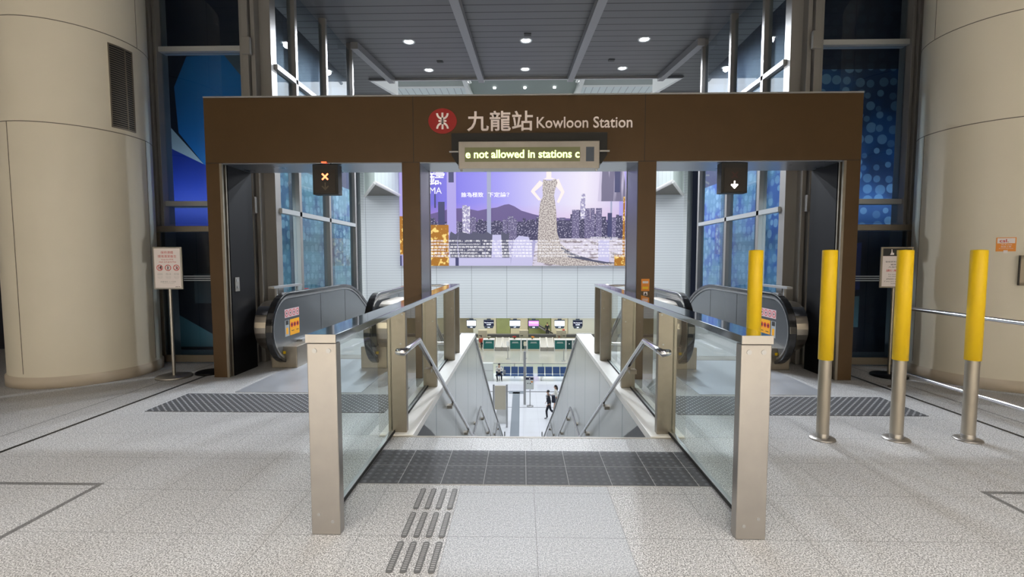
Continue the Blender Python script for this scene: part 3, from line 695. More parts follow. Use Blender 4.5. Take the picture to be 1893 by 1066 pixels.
# ---- escalators
def esc_path(r, ztop, yc, ydown, zend=-8.0):
    """handrail centre line in y,z: from under the newel round the front, along the top and down"""
    zc = ztop-r; P = [(yc+.28, ztop-2*r)]
    for i in range(19): t = R(270-180*i/18); P.append((yc+r*cos(t), zc+r*sin(t)))
    # long radius bend into the 30 degree slope
    R2 = 2.0+ (r-.44); y0 = ydown
    for i in range(7): t = R(30*i/6); P.append((y0+R2*sin(t), ztop-R2*(1-cos(t))))
    y, z = P[-1]; L = (z-(ztop+zend+.25))/math.tan(R(30)); P.append((y+L, z-L*math.tan(R(30))))
    return P
def escalator(sx, side):
    cxx = 2.72
    r = thing('escalator', 'escalator behind the %s opening of the portal, going down' % side, 'escalator', (sx*cxx,6.32,0), 0, 'escalators')
    for hx, out in ((3.36,1),(2.08,-1)):
        P = esc_path(.44,.985,6.47,8.45)
        # path runs clockwise so the outside normal points away from the panel
        h = MB().band(P, sx*(hx-.048), sx*(hx+.048), .05).build('handrail', M_rubber, r, bevel=.012)
        h2 = MB().band(esc_path(.405,.95,6.47,8.45), sx*(hx-.028), sx*(hx+.028), .036).build('handrail_guide', M_gsteel, r)
        Q = esc_path(.40,.945,6.47,8.45)
        low = [(q[0], q[1]-.70) for q in Q[20:]]
        top = Q[1:]
        poly = top+[(low[-1][0],low[-1][1]-.1)]+[(q[0],q[1]-.1) for q in reversed(low[:-1])]+[(6.9,.14)]
        pn = MB().prism(poly,0,sx*(hx-.012),sx*(hx+.012)).build('balustrade_panel', M_espan, r)
        b = MB()
        for y in (7.55,8.6): b.box(sx*(hx-.014),sx*(hx+.014),y-.004,y+.004,.28,.93)
        b.build('panel_joint', M_vblack, pn)
        # deck, pedestal and newel drum
        b = MB(); b.box(sx*(hx-.20),sx*(hx+.16),6.32,6.75,0,.30) if out>0 else b.box(sx*(hx-.16),sx*(hx+.20),6.32,6.75,0,.30)
        pd = b.build('pedestal', M_steelw, r, bevel=.01)
        b = MB(); b.box(sx*(hx-.045),sx*(hx+.045),6.312,6.32,.20,.235); b.build('warning_plate', M_yel, pd)
        dk = [(6.72,.02),(6.72,.33),(8.9,.30)]+[(q[0]+.25,q[1]-.66) for q in Q[24:]]+[(Q[-1][0]+.2,Q[-1][1]-1.3)]+[(q[0],q[1]-1.5) for q in reversed(Q[22:-1])]+[(8.6,-.5),(6.95,-.45)]
        MB().prism(dk,0,sx*(hx-.09),sx*(hx+.09)).build('skirt', M_gsteel, r)
        x0, x1 = (hx+.06,hx+.30) if out>0 else (hx-.30,hx-.06)
        b = MB(); dp = [(6.50+.335*cos(R(90+180*i/14)), .575+.335*sin(R(90+180*i/14))) for i in range(15)]+[(7.2,.24),(7.2,.91)]
        b.prism(dp,0,sx*x0,sx*x1); d = b.build('newel_drum', M_drum, r, bevel=.006)
        b = MB(); b.band([(6.49+.339*cos(R(a)), .575+.339*sin(R(a))) for a in range(150,120,-5)], sx*(x0+.01), sx*(x1-.01), .003); b.build('joint', M_chrome, d)
    # brass warning stickers on the inner faces of the outer panel
    hx = 3.36; X = sx*(hx-.0135)
    st = MB()
    def q(y0,y1,z0,z1,dx=0): st.add([(X-sx*dx,y0,z0),(X-sx*dx,y1,z0),(X-sx*dx,y1,z1),(X-sx*dx,y0,z1)], [(0,1,2,3)])
    st.cur = 0; q(6.38,6.80,.68,.80)
    st.cur = 1; q(6.52,6.80,.42,.645)
    st.cur = 4; q(6.38,6.50,.42,.645)
    def dc(y,z,rr,dx,n=16): st.add([(X-sx*dx,y+rr*cos(2*pi*i/n),z+rr*sin(2*pi*i/n)) for i in range(n)], [list(range(n))])
    for y in (6.435,6.54,6.645,6.75): st.cur = 2; dc(y,.74,.047,.0006); st.cur = 0; dc(y,.74,.036,.0009); st.cur = 3; dc(y,.74,.015,.0012,6)
    for y in (6.575,6.66,6.745): st.cur = 2; dc(y,.565,.036,.0006); st.cur = 3; dc(y,.565,.018,.001,6)
    st.cur = 3; q(6.56,6.64,.475,.485,.0006); q(6.70,6.77,.475,.485,.0006); q(6.40,6.48,.58,.64,.0006); st.cur = 1; q(6.41,6.47,.45,.54,.0006)
    st.build('sticker', [mat('pink_paper_%d'%sx,(.62,.45,.46),.5), mat('amber_%d'%sx,(.85,.38,.01),.5), MATS['sign_red'], M_ink, mat('grey_sticker_%d'%sx,(.35,.37,.38),.5)], r)
    # landing plate, comb, steps
    MB().box(sx*1.88,sx*3.30,5.14,6.95,0,.006).build('landing_plate', M_comb, r)
    b = MB(); b.box(sx*2.16,sx*3.28,6.90,7.15,-.02,.010)
    for k in range(40): b.box(sx*(2.18+k*.0275),sx*(2.188+k*.0275),7.15,7.22,-.02,.004)
    b.build('comb', M_steel, r)
    b = MB(); y, z = 7.2, -.012
    for k in range(44):
        dz = 0 if k < 4 else (.10 if k < 6 else .231)
        z -= dz; b.box(sx*2.17,sx*3.27,y,y+.405,z-.24,z); y += .40
        if z < -8: break
    b.build('step_band', M_gsteel, r)
    return r
escalator(-1,'left'); escalator(1,'right')
# small rail with bracket between glass and escalator, and the stop button
for sx, side in ((-1,'left'),(1,'right')):
    b = MB(); b.box(sx*3.50,sx*3.58,6.42,7.25,1.085,1.115); b.box(sx*3.53,sx*3.56,6.54,6.57,.914,1.09); b.box(sx*3.53,sx*3.56,7.15,7.18,.914,1.09); b.tube([(sx*3.54,6.56,.97),(sx*3.48,6.56,.97)],.022,8)
    tag(b.build('barrier_frame', M_gsteel), 'small grey steel barrier frame between the %s escalator and the glass' % side, 'barrier')
b = MB(); b.cyl(-3.50,7.40,1.0,1.03,.035,14); b.cyl(-3.50,7.40,.91,1.0,.02,8)
tag(b.build('stop_button', M_red), 'red emergency stop button beside the left escalator handrail', 'button')

# ---- bollards
def bollard(x, label):
    r = thing('bollard', label, 'bollard', (x,3.89,0), 0, 'yellow topped steel bollards')
    b = MB(); b.lathe(x,3.89,[(0,0),(.098,0),(.098,.006),(.094,.012),(.05,.016)],28); b.build('base_plate', M_steel, r)
    MB().cyl(x,3.89,.01,.672,.0465,28).build('post', mat('bollard_steel_%d'%int(x*100),(.40,.36,.30),.42,.75), r)
    b = MB(); b.lathe(x,3.89,[(.0475,.012),(.0475,.05),(.0455,.052)],24); b.build('collar', M_steel, r)
    b = MB(); b.lathe(x,3.89,[(.047,.668),(.0545,.668),(.0545,1.558),(.052,1.566),(0,1.57)],28); b.build('sleeve', M_yel, r)
bollard(2.425,'steel bollard with yellow sleeve in front of the right portal leg')
bollard(3.03,'steel bollard with yellow sleeve hiding half of the notice stand')
bollard(3.615,'steel bollard with yellow sleeve in front of the right cream column')
bollard(1.83,'steel bollard with yellow sleeve mostly hidden behind the balustrade end post')

# ---- tube railing at the right
r = thing('floor_railing', 'low double steel tube railing before the right cream column', 'railing', (4.26,5.5,0))
for z in (.94,.20):
    p = [(4.25,5.50,z-.14),(4.25,5.49,z-.05),(4.25,5.44,z-.01),(4.25,5.36,z),(4.25,-2,z)] if z > .5 else [(4.25,5.50,z),(4.25,-2,z)]
    MB().tube(p, .021, 12).build('tube', M_chrome, r)
for y in (5.50,1.9,-1.2):
    b = MB(); b.cyl(4.25,y,0,.90,.02,12); b.cyl(4.25,y,0,.012,.05,16); b.build('post', M_steelw, r)

# ---- sign stands
def sign_stand(x, y, bx0, bx1, bz0, bz1, rz, name, label, fill, frame, basem, tilt=0):
    r = thing(name, label, 'sign', (x,y,0), rz)
    b = MB(); b.lathe(0,0,[(0,0),(.20,0),(.20,.018),(.19,.026),(.03,.03),(0,.03)],32); b.build('base', basem, r, local=True)
    b = MB(); b.cyl(0,.0,.02,bz0+.02,.019,14); b.build('pole', frame, r, local=True)
    MB().box(bx0,bx1,-.028,-.008,bz0,bz1).build('board', frame, r, local=True, bevel=.002)
    fill(r, bx0+.018, bx1-.018, bz0+.018, bz1-.018, -.0295)
    return r
def fill_left(r, x0, x1, z0, z1, y):
    W, H = x1-x0, z1-z0
    MB().rect(x0,x1,z0,z1,y).build('poster', M_paper, r, local=True)
    X = lambda u: x0+u*W
    Z = lambda v: z1-v*H
    b = MB()
    b.text('保持港鐵', X(.26),X(.74),Z(.135),Z(.065),y-.001); b.text('環境清潔衛生', X(.14),X(.86),Z(.235),Z(.165),y-.001)
    b.text('Keep the MTR', X(.28),X(.74),Z(.305),Z(.265),y-.001); b.text('clean and germ free', X(.18),X(.84),Z(.37),Z(.32),y-.001)
    b.build('red_lettering', M_red, r, local=True)
    for u in (.20,.52,.84):
        b = MB(); b.cur = 0; b.ring(X(u),Z(.49),.030,.038,y-.0012)
        if u != .52: t = .024; b.flat([(X(u)-t,Z(.49)+t+.004),(X(u)-t+.004,Z(.49)+t+.006),(X(u)+t+.003,Z(.49)-t),(X(u)+t-.003,Z(.49)-t-.004)],y-.0016)
        b.cur = 1
        if u < .3: b.rect(X(u)+.004,X(u)+.022,Z(.49)-.02,Z(.49)+.022,y-.001); b.rect(X(u)-.014,X(u)-.006,Z(.49)-.02,Z(.49)+.008,y-.001); b.disc(X(u)-.01,Z(.49)+.014,.005,y-.001,8)
        elif u < .6: b.rect(X(u)-.008,X(u)+.003,Z(.49)-.022,Z(.49)+.010,y-.001); b.disc(X(u)-.003,Z(.49)+.017,.006,y-.001,8); b.rect(X(u)-.008,X(u)+.012,Z(.49)+.004,Z(.49)+.010,y-.001)
        else: b.flat([(X(u)-.004,Z(.49)-.018),(X(u)+.014,Z(.49)-.018),(X(u)+.018,Z(.49)+.008),(X(u)+.002,Z(.49)+.004)],y-.001); b.disc(X(u)+.006,Z(.49)+.014,.007,y-.001,8); b.rect(X(u)-.02,X(u)-.006,Z(.49)-.02,Z(.49)-.014,y-.001)
        b.build('pictogram', [M_red,M_ink], r, local=True)
    b = MB()
    for u, rows in ((.20,('切勿隨地吐痰','請保持清潔')),(.52,('請戴上口罩','如有不適')),(.84,('請勿亂拋','垃圾'))):
        for k, t in enumerate(rows): b.text(t, X(u-.10),X(u+.10),Z(.645+.03*k),Z(.625+.03*k),y-.001)
        b.text('Keep clean', X(u-.10),X(u+.10),Z(.735),Z(.715),y-.001); b.text('Thank you', X(u-.08),X(u+.08),Z(.765),Z(.748),y-.001)
    b.text('保護環境 人人有責', X(.20),X(.80),Z(.86),Z(.83),y-.001); b.text('Thank you for your co-operation', X(.28),X(.74),Z(.895),Z(.878),y-.001)
    b.build('small_print', M_grey, r, local=True)
    MB().text('MTR', X(.78),X(.97),Z(.985),Z(.965),y-.001,0,.02).build('corner_print', M_ink, r, local=True)
def fill_right(r, x0, x1, z0, z1, y):
    W, H = x1-x0, z1-z0; X = lambda u: x0+u*W
    Z = lambda v: z1-v*H
    MB().rect(x0,x1,z0,z1,y).build('poster', M_paper, r, local=True)
    b = MB(); b.cur = 0; b.rect(x0,x1,Z(.20),z1,y-.001); b.cur = 1
    b.flat([(X(.24),Z(.17)),(X(.38),Z(.17)),(X(.38),Z(.12)),(X(.33),Z(.11)),(X(.31),Z(.02)),(X(.285),Z(.02)),(X(.285),Z(.10))],y-.002)
    b.text('2', X(.70),X(.80),Z(.17),Z(.06),y-.002); b.cur = 2; b.rect(X(.47),X(.62),Z(.16),Z(.045),y-.002); b.cur = 0; b.rect(X(.50),X(.59),Z(.15),Z(.125),y-.0025); b.rect(X(.52),X(.54),Z(.12),Z(.06),y-.0025)
    b.build('header', [M_ink,M_paper,M_yel], r, local=True)
    b = MB(); b.text('電梯使用者注意安全', X(.10),X(.90),Z(.37),Z(.33),y-.001); b.text('攜帶嬰兒車', X(.28),X(.76),Z(.445),Z(.405),y-.001); b.text('大型物件請', X(.2),X(.8),Z(.51),Z(.47),y-.001)
    b.text('For your safety and', X(.22),X(.80),Z(.70),Z(.67),y-.001); b.text('the safety of others', X(.22),X(.82),Z(.755),Z(.725),y-.001); b.text('please use the lift', X(.16),X(.88),Z(.825),Z(.785),y-.001,0,.015); b.text('if you are carrying large', X(.08),X(.94),Z(.885),Z(.85),y-.001); b.text('bulky items', X(.32),X(.72),Z(.94),Z(.91),y-.001)
    b.build('small_print', M_ink, r, local=True)
    MB().text('請使用升降機', X(.14),X(.90),Z(.615),Z(.55),y-.001,0,.01).build('red_lettering', M_red, r, local=True)
sign_stand(-4.49,5.80,-.175,.175,1.12,1.645,.06,'sign_stand','steel sign stand with a white poster and three red prohibition circles', fill_left, M_steel, M_steel)
sign_stand(4.60,6.02,-.175,.195,1.13,1.64,-.08,'sign_stand','black based sign stand with notice, half hidden behind a yellow bollard', fill_right, M_steelw, M_black)
tag(MB().lathe(-4.18,6.03,[(0,0),(.17,0),(.17,.02),(.155,.028),(0,.03)],28).build('stand_base', M_black), 'black round base plate lying just behind the left sign stand', 'stand base')

# ---- sticker and picture frame on the right column
def colpt(a, z, rr=.757): return (5.74+rr*cos(R(a)), 5.99+rr*sin(R(a)), z)
def colsheet(b, a0, a1, z0, z1, rr, n=6):
    vs = []; fs = []
    for j in range(n+1): a = a0+(a1-a0)*j/n; vs += [colpt(a,z0,rr), colpt(a,z1,rr)]
    for j in range(n): fs.append((2*j,2*j+2,2*j+3,2*j+1))
    b.add(vs, fs, True)
r = thing('phone_sticker', 'orange and white csl. sticker on the right cream column', 'sticker', colpt(-125,1.56))
b = MB(); b.cur = 0; colsheet(b,-131,-119,1.575,1.73,.7575); b.cur = 1; colsheet(b,-130.3,-119.7,1.665,1.722,.7582); b.build('label_sheet', [M_or,M_paper], r)
def coltext(b, body, a0, a1, z0, z1, rr, bold=0):
    t = MB(); t.text(body,0,1,z0,z1,0,0,bold); b.add([colpt(a0+(a1-a0)*v[0],v[2],rr) for v in t.v], t.f, False)
b = MB(); coltext(b,'csl.',-129,-123.6,1.675,1.712,.7592,.02); b.build('lettering', M_red, r)
b = MB(); coltext(b,'Wi-Fi zone',-128,-121.5,1.643,1.658,.7588); coltext(b,'無線上網',-128,-122,1.618,1.636,.7588); coltext(b,'hotspot',-129,-120.5,1.60,1.611,.7588); b.build('small_print', M_paper, r)
b = MB(); colsheet(b,-126.4,-123.8,1.556,1.588,.7592,2); b.build('pointer', M_paper, r)
r = thing('wall_frame', 'dark metal picture frame on the right cream column, cut by the frame edge', 'frame', (5.45,5.2,1.2))
b = MB(); b.box(0,.62,-.03,0,1.205,1.52); f_ = MB()
f_.box(-.0,.035,-.05,0,1.20,1.53); f_.box(.585,.62,-.05,0,1.20,1.53); f_.box(0,.62,-.05,0,1.495,1.53); f_.box(0,.62,-.05,0,1.20,1.235)
ang = R(-115.5+90)
def rotd(mb, ox, oy):
    mb.v = [(ox+p[0]*cos(ang)-p[1]*sin(ang), oy+p[0]*sin(ang)+p[1]*cos(ang), p[2]) for p in mb.v]; return mb
o0 = colpt(-117,0,.765)
rotd(f_, o0[0], o0[1]).build('frame', M_dframe, r); rotd(b, o0[0], o0[1]).build('picture', mat('picture_dark',(.02,.03,.04),.2), r)

# ---- ceiling downlights
def downlight(x, y, label):
    r = thing('downlight', label, 'lamp', (x,y,CZ(y)), 0, 'round downlights in the plank ceiling')
    b = MB(); b.lathe(x,y,[(.095,CZ(y)-.012),(.125,CZ(y)-.014),(.125,CZ(y)+.03)],28); b.build('rim', M_white, r)
    b = MB(); b.lathe(x,y,[(0,CZ(y)-.006),(.095,CZ(y)-.008)],28); b.build('lens', M_dlight, r)
for y, row in ((9.9,'front row of ceiling downlights'),(12.0,'back row of ceiling downlights')):
    for x, p in ((-2.4,'left'),(0,'middle'),(2.4,'right')): downlight(x,y,'round lit downlight, %s one of the %s' % (p,row))
for x, y, q in ((-2.0,11.3,'small dark ceiling sensor near the left back downlight'),(2.0,11.3,'small dark ceiling sensor near the right back downlight'),(0.03,9.55,'small dark ceiling sensor just before the middle front downlight')):
    tag(MB().box(x-.07,x+.07,y-.05,y+.05,CZ(y)-.02,CZ(y)).build('ceiling_sensor', M_vblack), q, 'sensor')

# ================================================================== THE LIT ADVERTISEMENT
def em(name, c, k=1.0):
    m = mat(name, c, .5, emit=k); m.node_tree.nodes['Principled BSDF'].inputs['Base Color'].default_value = (.01,.01,.01,1); return m
def AX(px): return (px-967.3)*.05548
def AZ(py): return .76+(491-py)*.0552
def gradient(name, stopsx, pink=True, k=1.0):
    m, nt, b = nodes_of(name); g = NG(nt); p, pv = g.pos()
    fx = g.m('DIVIDE', g.m('ADD', p[0], 12.5), 25); c = g.ramp(fx, stopsx)
    if pink:
        fz = g.m('DIVIDE', g.m('SUBTRACT', p[2], 4.5), 6.0)
        n = g.noise(pv, .25, 3)
        band = g.ramp(g.m('MULTIPLY_ADD', n, .25, fz), [(.08,(1,1,1)),(.32,(.55,.55,.55)),(.55,(0,0,0))])
        c = g.mix(g.m('MULTIPLY', band, .6), c, (.66,.36,.62))
    b.inputs['Base Color'].default_value = (0,0,0,1); nt.links.new(c, b.inputs['Emission Color']); b.inputs['Emission Strength'].default_value = k
    return m
def speckled(name, base, dot, scale, th, k=1.0, zs=1.0):
    m, nt, b = nodes_of(name); g = NG(nt); p, pv = g.pos()
    cmb = nt.nodes.new('ShaderNodeCombineXYZ'); g.v(p[0], cmb.inputs[0]); g.v(g.m('MULTIPLY', p[2], zs), cmb.inputs[1])
    n = g.noise(cmb.outputs[0], scale, 3); c = g.mix(g.ramp(n, [(th,(0,0,0)),(th+.06,(1,1,1))]), base, dot)
    b.inputs['Base Color'].default_value = (0,0,0,1); nt.links.new(c, b.inputs['Emission Color']); b.inputs['Emission Strength'].default_value = k
    return m
P_sky = gradient('print_sky', [(0,(.10,.09,.50)),(.22,(.22,.19,.80)),(.40,(.36,.33,.88)),(.58,(.66,.62,.92)),(.75,(.85,.80,.92)),(.93,(.60,.50,.80)),(1,(.35,.28,.62))])
P_mount = em('print_mountain', (.13,.09,.26)); P_city = speckled('print_city', (.05,.045,.11), (.45,.42,.58), 6.5, .56); P_cityd = speckled('print_tower', (.13,.11,.23), (.42,.39,.56), 8, .54)
P_pale = speckled('print_pale_tower', (.35,.32,.52), (.85,.82,.92), 4.0, .5); P_bar = em('print_bar', (.36,.38,.56)); P_dark = em('print_dark', (.05,.05,.15)); P_lilac = em('print_lilac', (.42,.36,.78))
P_gold = speckled('print_gold', (.42,.17,.015), (1.0,.72,.22), 2.2, .54); P_gown = speckled('print_gown', (.30,.25,.25), (.66,.60,.57), 8, .46); P_skin = em('print_skin', (1.0,.86,.84)); P_sofa = em('print_sofa', (.40,.38,.62)); P_sofl = em('print_sofa_light', (.56,.54,.80))
P_pil = em('print_pillow', (.08,.08,.14)); P_shade = speckled('print_shade', (.18,.16,.26), (.62,.56,.74), 1.6, .5, zs=.05); P_wh = em('print_white', (.92,.90,.95), 1.1); P_bed = speckled('print_bed', (.30,.25,.28), (.66,.61,.74), .9, .42, zs=4)
ad = thing('advertisement_lightbox', 'huge lit advertisement of a night skyline and a woman in a silver gown', 'advertisement', (0,48.2,.76))
AY = 48.14
b = MB(); b.box(-12.5,12.5,48.15,48.3,.76,10.6); b.build('casing', M_white, ad)
MATL = [P_sky,P_mount,P_city,P_cityd,P_pale,P_bar,P_dark,P_lilac,P_gold,P_gown,P_skin,P_sofa,P_sofl,P_pil,P_shade,P_wh,P_bed]
pc = MB(); lay = [0]
def S(mi, pts, dy=None):
    lay[0] += 1; pc.cur = mi; pc.flat([(AX(x),AZ(y)) for x,y in pts], AY-.0035*lay[0])
def SR(mi, x0, x1, y0, y1): S(mi, [(x0,y1),(x1,y1),(x1,y0),(x0,y0)])
SR(0, 742.1,1192.5, 312.8,491)
S(1, [(742,440),(742,402),(790,398),(835,386),(862,385),(885,390),(905,386),(920,384),(934,379),(942,378),(952,382),(965,390),(985,396),(1010,402),(1045,404),(1192,410),(1192,440)])
rnd = random.Random(3)
SR(2, 742,1192, 410,444)
x = 745
while x < 1190:
    wd = rnd.uniform(5,13); h = rnd.uniform(396,414) if not 1050<x<1125 else rnd.uniform(384,402)
    SR(rnd.choice((2,2,3)), x, x+wd, h, 444); x += wd*rnd.uniform(.8,1.5)
SR(4,857,865,380,444); SR(4,864,871,382,444); S(4,[(1072,405),(1072,366),(1074,360),(1080,360),(1081,366),(1081,405)]); SR(3,1057,1070,389,444); SR(3,1090,1098,386,444); SR(3,1100,1111,386,444); SR(2,1030,1055,408,444)
SR(5,902,909.5,312.8,444)
for x0,x1,y0,y1 in ((829,846,312.8,460),(742,770,312.8,440),(1142,1158,312.8,400)): SR(7,x0,x1,y0,y1)
SR(11,742,1192,444,491)
S(12,[(945,491),(948,470),(952,444),(960,436),(978,438),(984,455),(986,491)]); S(12,[(830,491),(830,477),(945,477),(945,491)])
for a,c in ((832,850),(848,878),(872,900),(897,915),(926,944)): S(13,[(a,446),(a+2,432),(a+4,428),(c-6,433),(c,429),(c-3,446),(c-1,476),(a+3,476)])
S(12,[(912,434),(928,434),(930,476),(910,476)]); S(16,[(985,491),(990,452),(1000,441),(1192,441),(1192,491)]); S(12,[(1105,444),(1125,444),(1125,491),(1105,491)])
# gown and figure
S(10,[(1004,340),(998,336),(984,352),(982,356),(996,372),(1001,371),(989,356),(1002,345)]); S(10,[(1027,336),(1032,333),(1043,357),(1033,377),(1029,375),(1037,357),(1026,345)])
S(10,[(1005,334),(1010,331),(1010,320),(1008,312.8),(1020,312.8),(1019,321),(1019,331),(1027,334)])
S(9,[(1004,334),(1011,336),(1019,336),(1027,333),(1030,340),(1026,352),(1024,364),(1026,376),(1028,392),(1030,430),(1036,450),(1060,472),(1110,484),(1155,490),(1040,491),(1018,488),(994,484),(995,440),(997,392),(999,376),(1004,364),(1003,350)])
for k in range(6): S(13,[(1034+k*3,452+k*4),(1060+k*12,474+k*2),(1100+k*10,486),(1060+k*11,477+k*2),(1034+k*3,455+k*4)]) if k%2 else None
# pendant lamp shade, gold strips, dark bars
S(14,[(1107,312.8),(1149,312.8),(1156,374),(1103,374)]); SR(5,1126,1129,374,444)
for x0,x1,y0,y1 in ((832.5,842,312.8,339),(813,825,374,417),(806,809,360,385),(1133,1143,312.8,358),(1121,1129,395,441),(844,850,476,491),(742,745,472,491)): SR(6,x0,x1,y0,y1)
SR(8,797,832,416,491); SR(8,742.3,752,400,470); SR(8,1134,1160,471,491); S(8,[(1149,366),(1152,366),(1153,491),(1148,491)]); SR(8,1165,1192,440,491)
pc.build('picture', MATL, ad)
b = MB(); yt = AY-.0035*(lay[0]+3)
b.text('誰為極致', AX(855.5),AX(896),AZ(366),AZ(357),yt,0,.015); b.text('下定論？', AX(904),AX(943),AZ(366),AZ(357),yt,0,.015)
b.text('天鑄', AX(764),AX(826),AZ(345),AZ(314),yt,0,.01); b.text('ULTIMA', AX(766),AX(820),AZ(359.5),AZ(348),yt,0,.0)
rows = ('發展項目(「發展項目」)的第一期(「第一期」)(第一期中住宅發展項目', '發展項目網址 www.ultima.com.hk/p1  本廣告/宣傳資料內載列的相片圖像', '賣方建議準買家到有關發展地盤作實地考察以對該發展地盤', '發展項目(「發展項目」)的第二期(「第二期」)(第二期中住宅發展', '本廣告/宣傳資料內載列的相片、圖像、繪圖或素描顯示純屬畫家', '賣方建議準買方到該發展地盤作實地考察，以獲取較佳了解周邊地區')
for k, t in enumerate(rows):
    y1 = 443.5+k*5.5; b.text(t, AX(798),AX(985),AZ(y1+4.2),AZ(y1),yt,0,.01); b.text(t, AX(990),AX(1157),AZ(y1+4.0),AZ(y1),yt,0,.0)
b.text('香港新界地區 2019 0230E', AX(1090),AX(1140),AZ(441.5),AZ(438),yt)
b.build('lettering', P_wh, ad)
area('advert_glow', (0,47.9,5.6), (R(90),0,0), 24, 9, 160, (.72,.68,1))

# ================================================================== HALL BELOW
FL = -8.0
def monitor(x, w_, num, label, scr, lines):
    r = thing('monitor', label, 'monitor', (x,48.0,-5.68), 0, 'monitors over the check-in desks')
    MB().box(x-w_/2,x+w_/2,47.98,48.10,-5.44,-4.78).build('casing', M_mount, r)
    MB().rect(x-w_/2+.03,x+w_/2-.03,-5.40,-4.88,47.975).build('screen', scr, r)
    b = MB(); b.prism([(x-w_/2+.03,-5.44),(x+w_/2-.03,-5.44),(x+w_/2-.12,-5.66),(x-w_/2+.12,-5.66)],1,47.98,48.06); nb = b.build('number_plate', M_mount, r)
    MB().text(num, x-.11,x+.11,-5.61,-5.48,47.97,0,.02).build('numeral', M_scrt, nb)
    if lines:
        b = MB(); b.text(lines[0], x-w_/2+.06,x+w_/2-.06,-5.12,-5.02,47.97,0,.03)
        if len(lines) > 1: b.text(lines[1], x-.22,x+.22,-5.32,-5.22,47.97,0,.03)
        b.build('lettering', M_scrt, r)
    MB().box(x-.2,x+.2,48.0,48.09,-4.78,-4.66).build('bracket', M_mount, r)
monitor(-5.27,.98,'15','white lit monitor leftmost above the desks, numbered 15',M_scrw,None)
monitor(-3.48,1.06,'16','dark monitor with two lines of text, numbered 16, second from left',M_scrd,('This Counter Is','CLOSED'))
monitor(-.78,1.12,'17','large white lit monitor numbered 17 above the middle desk',M_scrw,None)
monitor(1.13,1.08,'18','purple lit monitor numbered 18',M_scrp,('Welcome',))
monitor(3.79,1.06,'19','white lit monitor numbered 19 above the desk on the right',M_scrw,None)
monitor(5.64,1.0,'20','dark monitor with two lines of text, rightmost, numbered 20',M_scrd,('This Counter Is','CLOSED'))
def desk(x0, x1, label, dark=False):
    r = thing('check_in_desk', label, 'desk', ((x0+x1)/2,48.3,FL), 0, 'check-in desks')
    MB().box(x0,x1,48.0,48.6,-7.80,-6.88).build('front_panel', M_teald if dark else M_teal, r)
    MB().box(x0-.03,x1+.03,47.95,48.65,-6.88,-6.80).build('worktop', M_white, r); MB().box(x0,x1,48.0,48.6,FL,-7.80).build('plinth', M_beige, r)
    for x in (x0,x1): MB().box(x-.025,x+.025,47.97,48.0,FL,-6.88).build('edge_trim', M_white, r)
    if not dark:
        b = MB(); m = (x0+x1)/2; b.rect(m-.30,m+.30,-7.12,-7.07,47.995); b.rect(m-.35,m+.35,-7.20,-7.175,47.995); b.build('print', M_pipe, r)
    else:
        b = MB(); b.disc((x0+x1)/2,-7.25,.07,47.995,12); b.build('print', M_pipe, r)
desk(-5.0,-4.62,'narrow teal check-in desk end at the left, mostly hidden by stair wall')
desk(-4.06,-2.92,'teal check-in desk below monitor 16')
desk(-1.32,-.20,'teal check-in desk with red flowers, below monitor 17'); desk(-.11,.41,'narrow dark green desk module between the two middle desks',True)
desk(.5,1.76,'teal check-in desk below the purple monitor')
desk(3.28,4.40,'teal check-in desk below monitor 19'); desk(4.49,5.09,'narrow dark green desk module right of the desk under monitor 19',True); desk(5.18,6.3,'rightmost teal check-in desk, cut off by the stair wall')
for x0, lab in ((-2.85,'left of two baggage belts beside desk 16'),(-2.10,'right of two baggage belts beside desk 16'),(1.83,'left of two baggage belts between desks 18 and 19'),(2.56,'right of two baggage belts between desks 18 and 19')):
    r = thing('baggage_belt', 'grey '+lab, 'conveyor', (x0+.35,49,FL), 0, 'baggage belts')
    b = MB(); b.add([(x0,48.0,-7.62),(x0+.68,48.0,-7.62),(x0+.68,50.2,-7.0),(x0,50.2,-7.0)],[(0,1,2,3)]); b.build('belt', M_gsteel, r)
    MB().box(x0,x0+.68,47.95,48.02,FL,-7.62).build('front', M_steel, r)
    for k in (0,.64): b = MB(); b.prism([(47.95,-7.55),(50.2,-6.93),(50.2,-7.1),(47.95,-7.7)],0,x0+k,x0+k+.05); b.build('side_rail', M_white, r)
tag(MB().box(-16,16,50.6,51.2,-7.0,-6.72).build('collector_belt', M_skirt), 'long dark collector belt running behind the check-in desks', 'conveyor')
struct(MB().box(-16,16,50.65,51.15,-8,-7.0).build('wall_low_checkin', M_beige))
